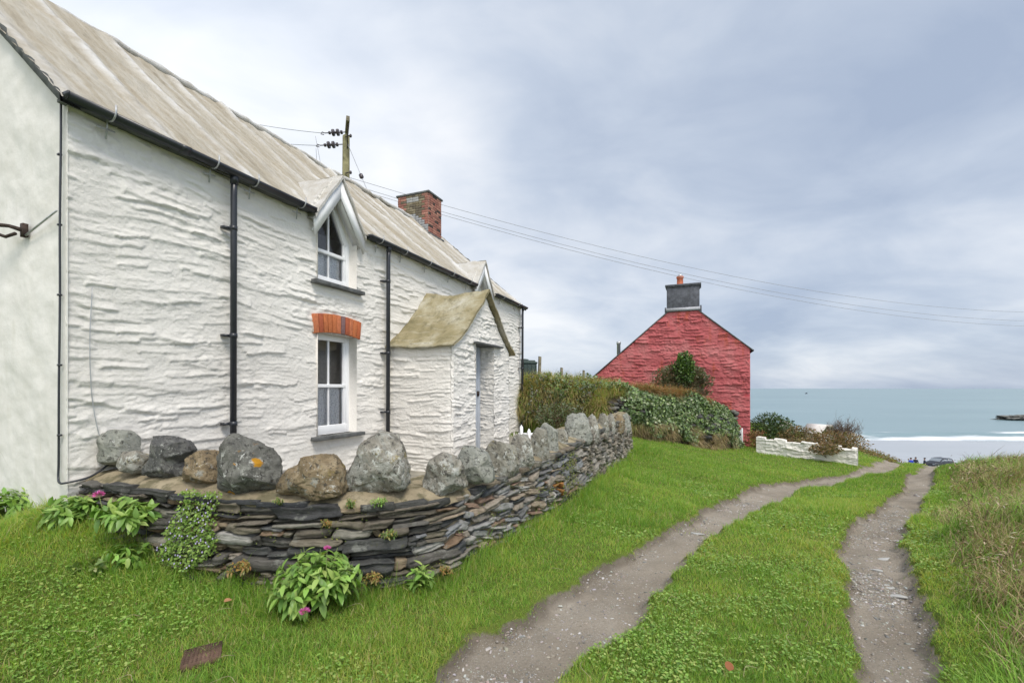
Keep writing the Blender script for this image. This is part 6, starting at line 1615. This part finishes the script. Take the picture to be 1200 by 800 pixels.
# ------------------------------------------------------------------ people and car on the beach, rock, boat
BZ = -9.3
def skin_body(name, mat, chains, parent, loc):
    """one continuous skin-modifier body: chains = lists of (x,y,z,r), first vertex of each later chain joins an existing point"""
    vs, es, rs = [], [], []; idx = {}
    for ch_ in chains:
        prev = None
        for p in ch_:
            k = tuple(round(a, 3) for a in p[:3])
            if k not in idx: idx[k] = len(vs); vs.append(p[:3]); rs.append(p[3])
            if prev is not None: es.append((prev, idx[k]))
            prev = idx[k]
    me = bpy.data.meshes.new(name); me.from_pydata(vs, es, []); o = link(name, me, parent)
    m = o.modifiers.new('skin', 'SKIN'); m.use_smooth_shade = True
    for i, sv_ in enumerate(me.skin_vertices[0].data): sv_.radius = (rs[i], rs[i] * .85); sv_.use_root = (i == 0)
    ss_ = o.modifiers.new('sub', 'SUBSURF'); ss_.levels = 1; ss_.render_levels = 2
    me.materials.append(mat); return o
M_SKIN = simple('skin', (.45, .28, .21), .6, .3, .05); M_HAIR = simple('dark_hair', (.03, .022, .018), .7, .3, .2)
M_BLUE = simple('blue_jacket', (.02, .05, .42), .7, .3, .15); M_NAVY = simple('dark_jacket', (.03, .035, .05), .8, .2, .2); M_JEAN = simple('dark_trousers', (.035, .04, .06), .85, .2, .2)
def person(px, d, jm, label, face):
    x, y = xy(px, d); p = thing('person', label, 'person', (x, y, BZ), face)
    s = 1.0
    body = skin_body('body', M_SKIN, [[(0, 0, .95, .13), (0, 0, 1.15, .13), (0, 0, 1.38, .15), (0, 0, 1.5, .06), (0, .01, 1.56, .075), (0, .02, 1.66, .095), (0, .0, 1.73, .07)],
        [(0, 0, .95, .13), (-.10, 0, .86, .09), (-.11, .03, .48, .06), (-.12, 0, .10, .045), (-.13, .13, .04, .04)], [(0, 0, .95, .13), (.10, 0, .86, .09), (.11, .03, .48, .06), (.12, 0, .10, .045), (.13, .13, .04, .04)],
        [(0, 0, 1.38, .15), (-.19, 0, 1.38, .06), (-.25, 0, 1.12, .045), (-.22, .14, .92, .035), (-.21, .2, .86, .03)], [(0, 0, 1.38, .15), (.19, 0, 1.38, .06), (.25, 0, 1.12, .045), (.22, .14, .92, .035), (.21, .2, .86, .03)]], p, None)
    skin_body('jacket', jm, [[(0, 0, .88, .175), (0, 0, 1.15, .165), (0, 0, 1.38, .175), (0, 0, 1.49, .085)], [(0, 0, 1.38, .175), (-.19, 0, 1.385, .085), (-.255, 0, 1.12, .068), (-.222, .13, .93, .05)], [(0, 0, 1.38, .175), (.19, 0, 1.385, .085), (.255, 0, 1.12, .068), (.222, .13, .93, .05)]], p, None)
    skin_body('trousers', M_JEAN, [[(0, 0, .95, .145), (-.10, 0, .84, .105), (-.11, .03, .48, .075), (-.12, 0, .10, .06)], [(0, 0, .95, .145), (.10, 0, .84, .105), (.11, .03, .48, .075), (.12, 0, .10, .06)]], p, None)
    b = MB(); b.lathe((0, -.015, 1.655), [(.112, -.02), (.118, .04), (.10, .10), (.05, .135), (.01, .145)], 14); b.build('hair', M_HAIR, p, smooth=True)
    b = MB(); b.tube([(0, .10, 1.655), (0, .125, 1.635), (0, .10, 1.625)], [.012, .018, .014], 6)
    for sx in (-1, 1): b.tube([(sx * .035, .085, 1.668), (sx * .035, .098, 1.668)], .012, 6, (.02, .02, .02))
    b.build('face', M_SKIN, p)
    return p
person(1067.5, 60, M_BLUE, 'person in a bright blue jacket on the beach, leftmost of the three', 2.6)
person(1073, 60.5, M_NAVY, 'person in dark clothes standing right beside the blue jacket', 2.2)
person(1083.5, 60, M_NAVY, 'person in dark clothes nearest to the parked car', 1.0)
# estate car
cx_, cy_ = xy(1100, 63); car = thing('parked_car', 'dark estate car parked on the beach with an amber light', 'car', (cx_, cy_, BZ), R(180) + .25); car.scale = (.86, .86, .86)
M_CAR = simple('dark_car_paint', (.02, .023, .03), .25, .6, .1, bump=0); M_TYRE = simple('tyre', (.015, .015, .016), .8, .2, .1); M_CGL = simple('car_glass', (.20, .23, .26), .08, .6, .05, bump=0)
prof = [(-2.1, .35), (-2.12, .75), (-2.0, .98), (-1.75, 1.38), (-1.5, 1.46), (.3, 1.47), (.95, 1.02), (1.9, .86), (2.1, .65), (2.1, .32)]
b = MB(); b.prism(prof, 1, -.82, .82); b.build('body', M_CAR, car, bevel=.06)
for sy in (-1, 1):
    for q in ([(-1.72, 1.02), (-1.5, 1.36), (-.75, 1.38), (-.75, 1.02)], [(-.68, 1.02), (-.68, 1.38), (.1, 1.38), (.1, 1.02)], [(.17, 1.02), (.17, 1.38), (.28, 1.37), (.78, 1.02)]):
        b = MB(); b.prism(q, 1, sy * .822 - .004, sy * .822 + .004); b.build('window', M_CGL, car)
    for wx in (-1.3, 1.3):
        b = MB(); b.tube([(wx, sy * .70, .32), (wx, sy * .86, .32)], .32, 20); w_ = b.build('wheel', M_TYRE, car); b = MB(); b.tube([(wx, sy * .855, .32), (wx, sy * .875, .32)], .2, 14); b.build('rim', M_GALV, w_)
b = MB(); b.add([(.34, -.72, 1.46), (.34, .72, 1.46), (.97, .76, 1.04), (.97, -.76, 1.04)], [(0, 1, 2, 3)]); o = b.build('windscreen', M_CGL, car); o.location = (.012, 0, .02)
t_ = Mt('amber_lamp', .4); t_.base((.8, .25, .03)); t_.b.inputs['Emission Color'].default_value = (1, .35, .05, 1); t_.b.inputs['Emission Strength'].default_value = 2.0
for sy in (-1, 1):
    b = MB(); b.box(2.06, 2.13, sy * .62 - .14, sy * .62 + .14, .58, .74); b.build('headlight', t_.m if sy < 0 else M_CGL, car)
    b = MB(); b.box(-2.15, -2.08, sy * .66 - .1, sy * .66 + .1, .7, 1.0); b.build('tail_light', simple('red_lamp', (.4, .02, .02), .3), car)
b = MB(); b.box(-1.6, .2, -.6, -.55, 1.50, 1.53); b.box(-1.6, .2, .55, .6, 1.50, 1.53); b.build('roof_rails', M_BLACK, car)
# low reef at the right
x, y, _ = at(1203, 490, 157)
o = make_mesh('reef', rock_shape(11, 5, 1.25, 91, 2.0, .5, 1), [ICO_F], RK['dark'], smooth=True); o.location = (x, y, -8.6); tag(o, 'low dark rock reef breaking the sea at the right edge', 'rock')
o = make_mesh('reef', rock_shape(1.6, 1.2, .5, 92, 2.2, .25, 8), [ICO_F], RK['dark'], smooth=True); o.location = (x - 1, y - 12, -8.85); tag(o, 'small separate rock just in front of the low reef', 'rock')
x, y, _ = at(945, 459, 900); bt = thing('boat', 'tiny dark boat far out near the horizon', 'boat', (x, y, -9), .3)
b = MB(); b.hull8([(-2.6, -.9, .0), (-2.9, -1.2, .9), (-2.6, .9, 0), (-2.9, 1.2, .9), (2.3, -.2, 0), (3.4, -.1, 1.3), (2.3, .2, 0), (3.4, .1, 1.3)]); b.build('hull', M_NAVY, bt)
b = MB(); b.box(-1.2, .8, -.7, .7, .8, 2.2); b.build('cabin', M_NAVY, bt, bevel=.05)

# ------------------------------------------------------------------ small things on the ground
x, y, _ = at(237, 760, 2.62); z = gz1(x, y)
b = MB(); b.box(-.115, .115, -.10, .10, -.03, .02)
for i in range(9):
    for j in range(8):
        a, c = -.10 + i * .025, -.085 + j * .0245; b.prism([(a - .007, c), (a, c - .007), (a + .007, c), (a, c + .007)], 2, .021, .024)
M_COVER = simple('rusty_cover', (.12, .075, .055), .85, .25, .35, 14, bump=.5)
o = b.build('access_cover', M_COVER); o.location = (x, y, z + .012); o.rotation_euler = (.05, -.03, .5); o.scale = (.82, .82, 1); tag(o, 'small rusty brown metal cover set in the grass', 'cover')
def dead_leaf(px, py, d, s, rz, lab, c, lift=.0):
    x, y, _ = at(px, py, d); n1 = np.array([[0, -.3, 1.]]); V, q, k = leaves(np.zeros((1, 3)), np.array([[math.cos(rz), math.sin(rz), .5 + lift]]), n1, np.array([s]), np.array([s * .8]), 'oval', .5, .3)
    o = make_mesh('fallen_leaf', V, [q], M_DRY, col=np.tile(c, (len(V), 1)), smooth=True); o.location = (x, y, gz1(x, y) + .035); tag(o, lab, 'leaf', 'fallen leaves on the grass')
dead_leaf(855, 797, 2.52, .055, 1.2, 'brown fallen leaf at the bottom edge between the ruts', (.30, .12, .06), .6)
dead_leaf(262, 705, 3.1, .045, .4, 'pale brown fallen leaf below the trailing bellflower', (.42, .22, .12))
def flake(px, py, d, L, W, rz, lab):
    x, y, _ = at(px, py, d); r_ = np.random.default_rng(int(px)); n = 9; a = np.sort(r_.uniform(0, 6.283, n)); rr_ = r_.uniform(.75, 1.1, n)
    b = MB(); b.prism([(math.cos(t) * L * r / 2, math.sin(t) * W * r / 2) for t, r in zip(a, rr_)], 2, 0, .012); o = b.build('slate_flake', M_FLAKE, bevel=.003)
    o.location = (x, y, gz1(x, y) + .002); o.rotation_euler = (r_.normal(0, .05), r_.normal(0, .05), rz); tag(o, lab, 'stone', 'pale slate flakes in the ruts')
M_FLAKE = simple('pale_slate', (.38, .38, .37), .7, .3, .15, 10)
for a in ((1036, 648, 4.55, .16, .06, .2, 'uppermost pale slate flake in the right rut'), (1041, 681, 3.9, .11, .07, .1, 'white slate flake in the middle of the right rut'), (1052, 690, 3.75, .14, .09, -.3, 'brownish flat stone just below the white flake in the right rut'),
          (1029, 666, 4.2, .10, .05, -.4, 'thin slate flake left of centre in the right rut'), (572, 797, 2.57, .09, .05, -.5, 'white slate flake at the bottom of the left rut'), (817, 626, 5.3, .16, .07, -.6, 'pale flat stone at the bend of the left rut')):
    flake(*a)
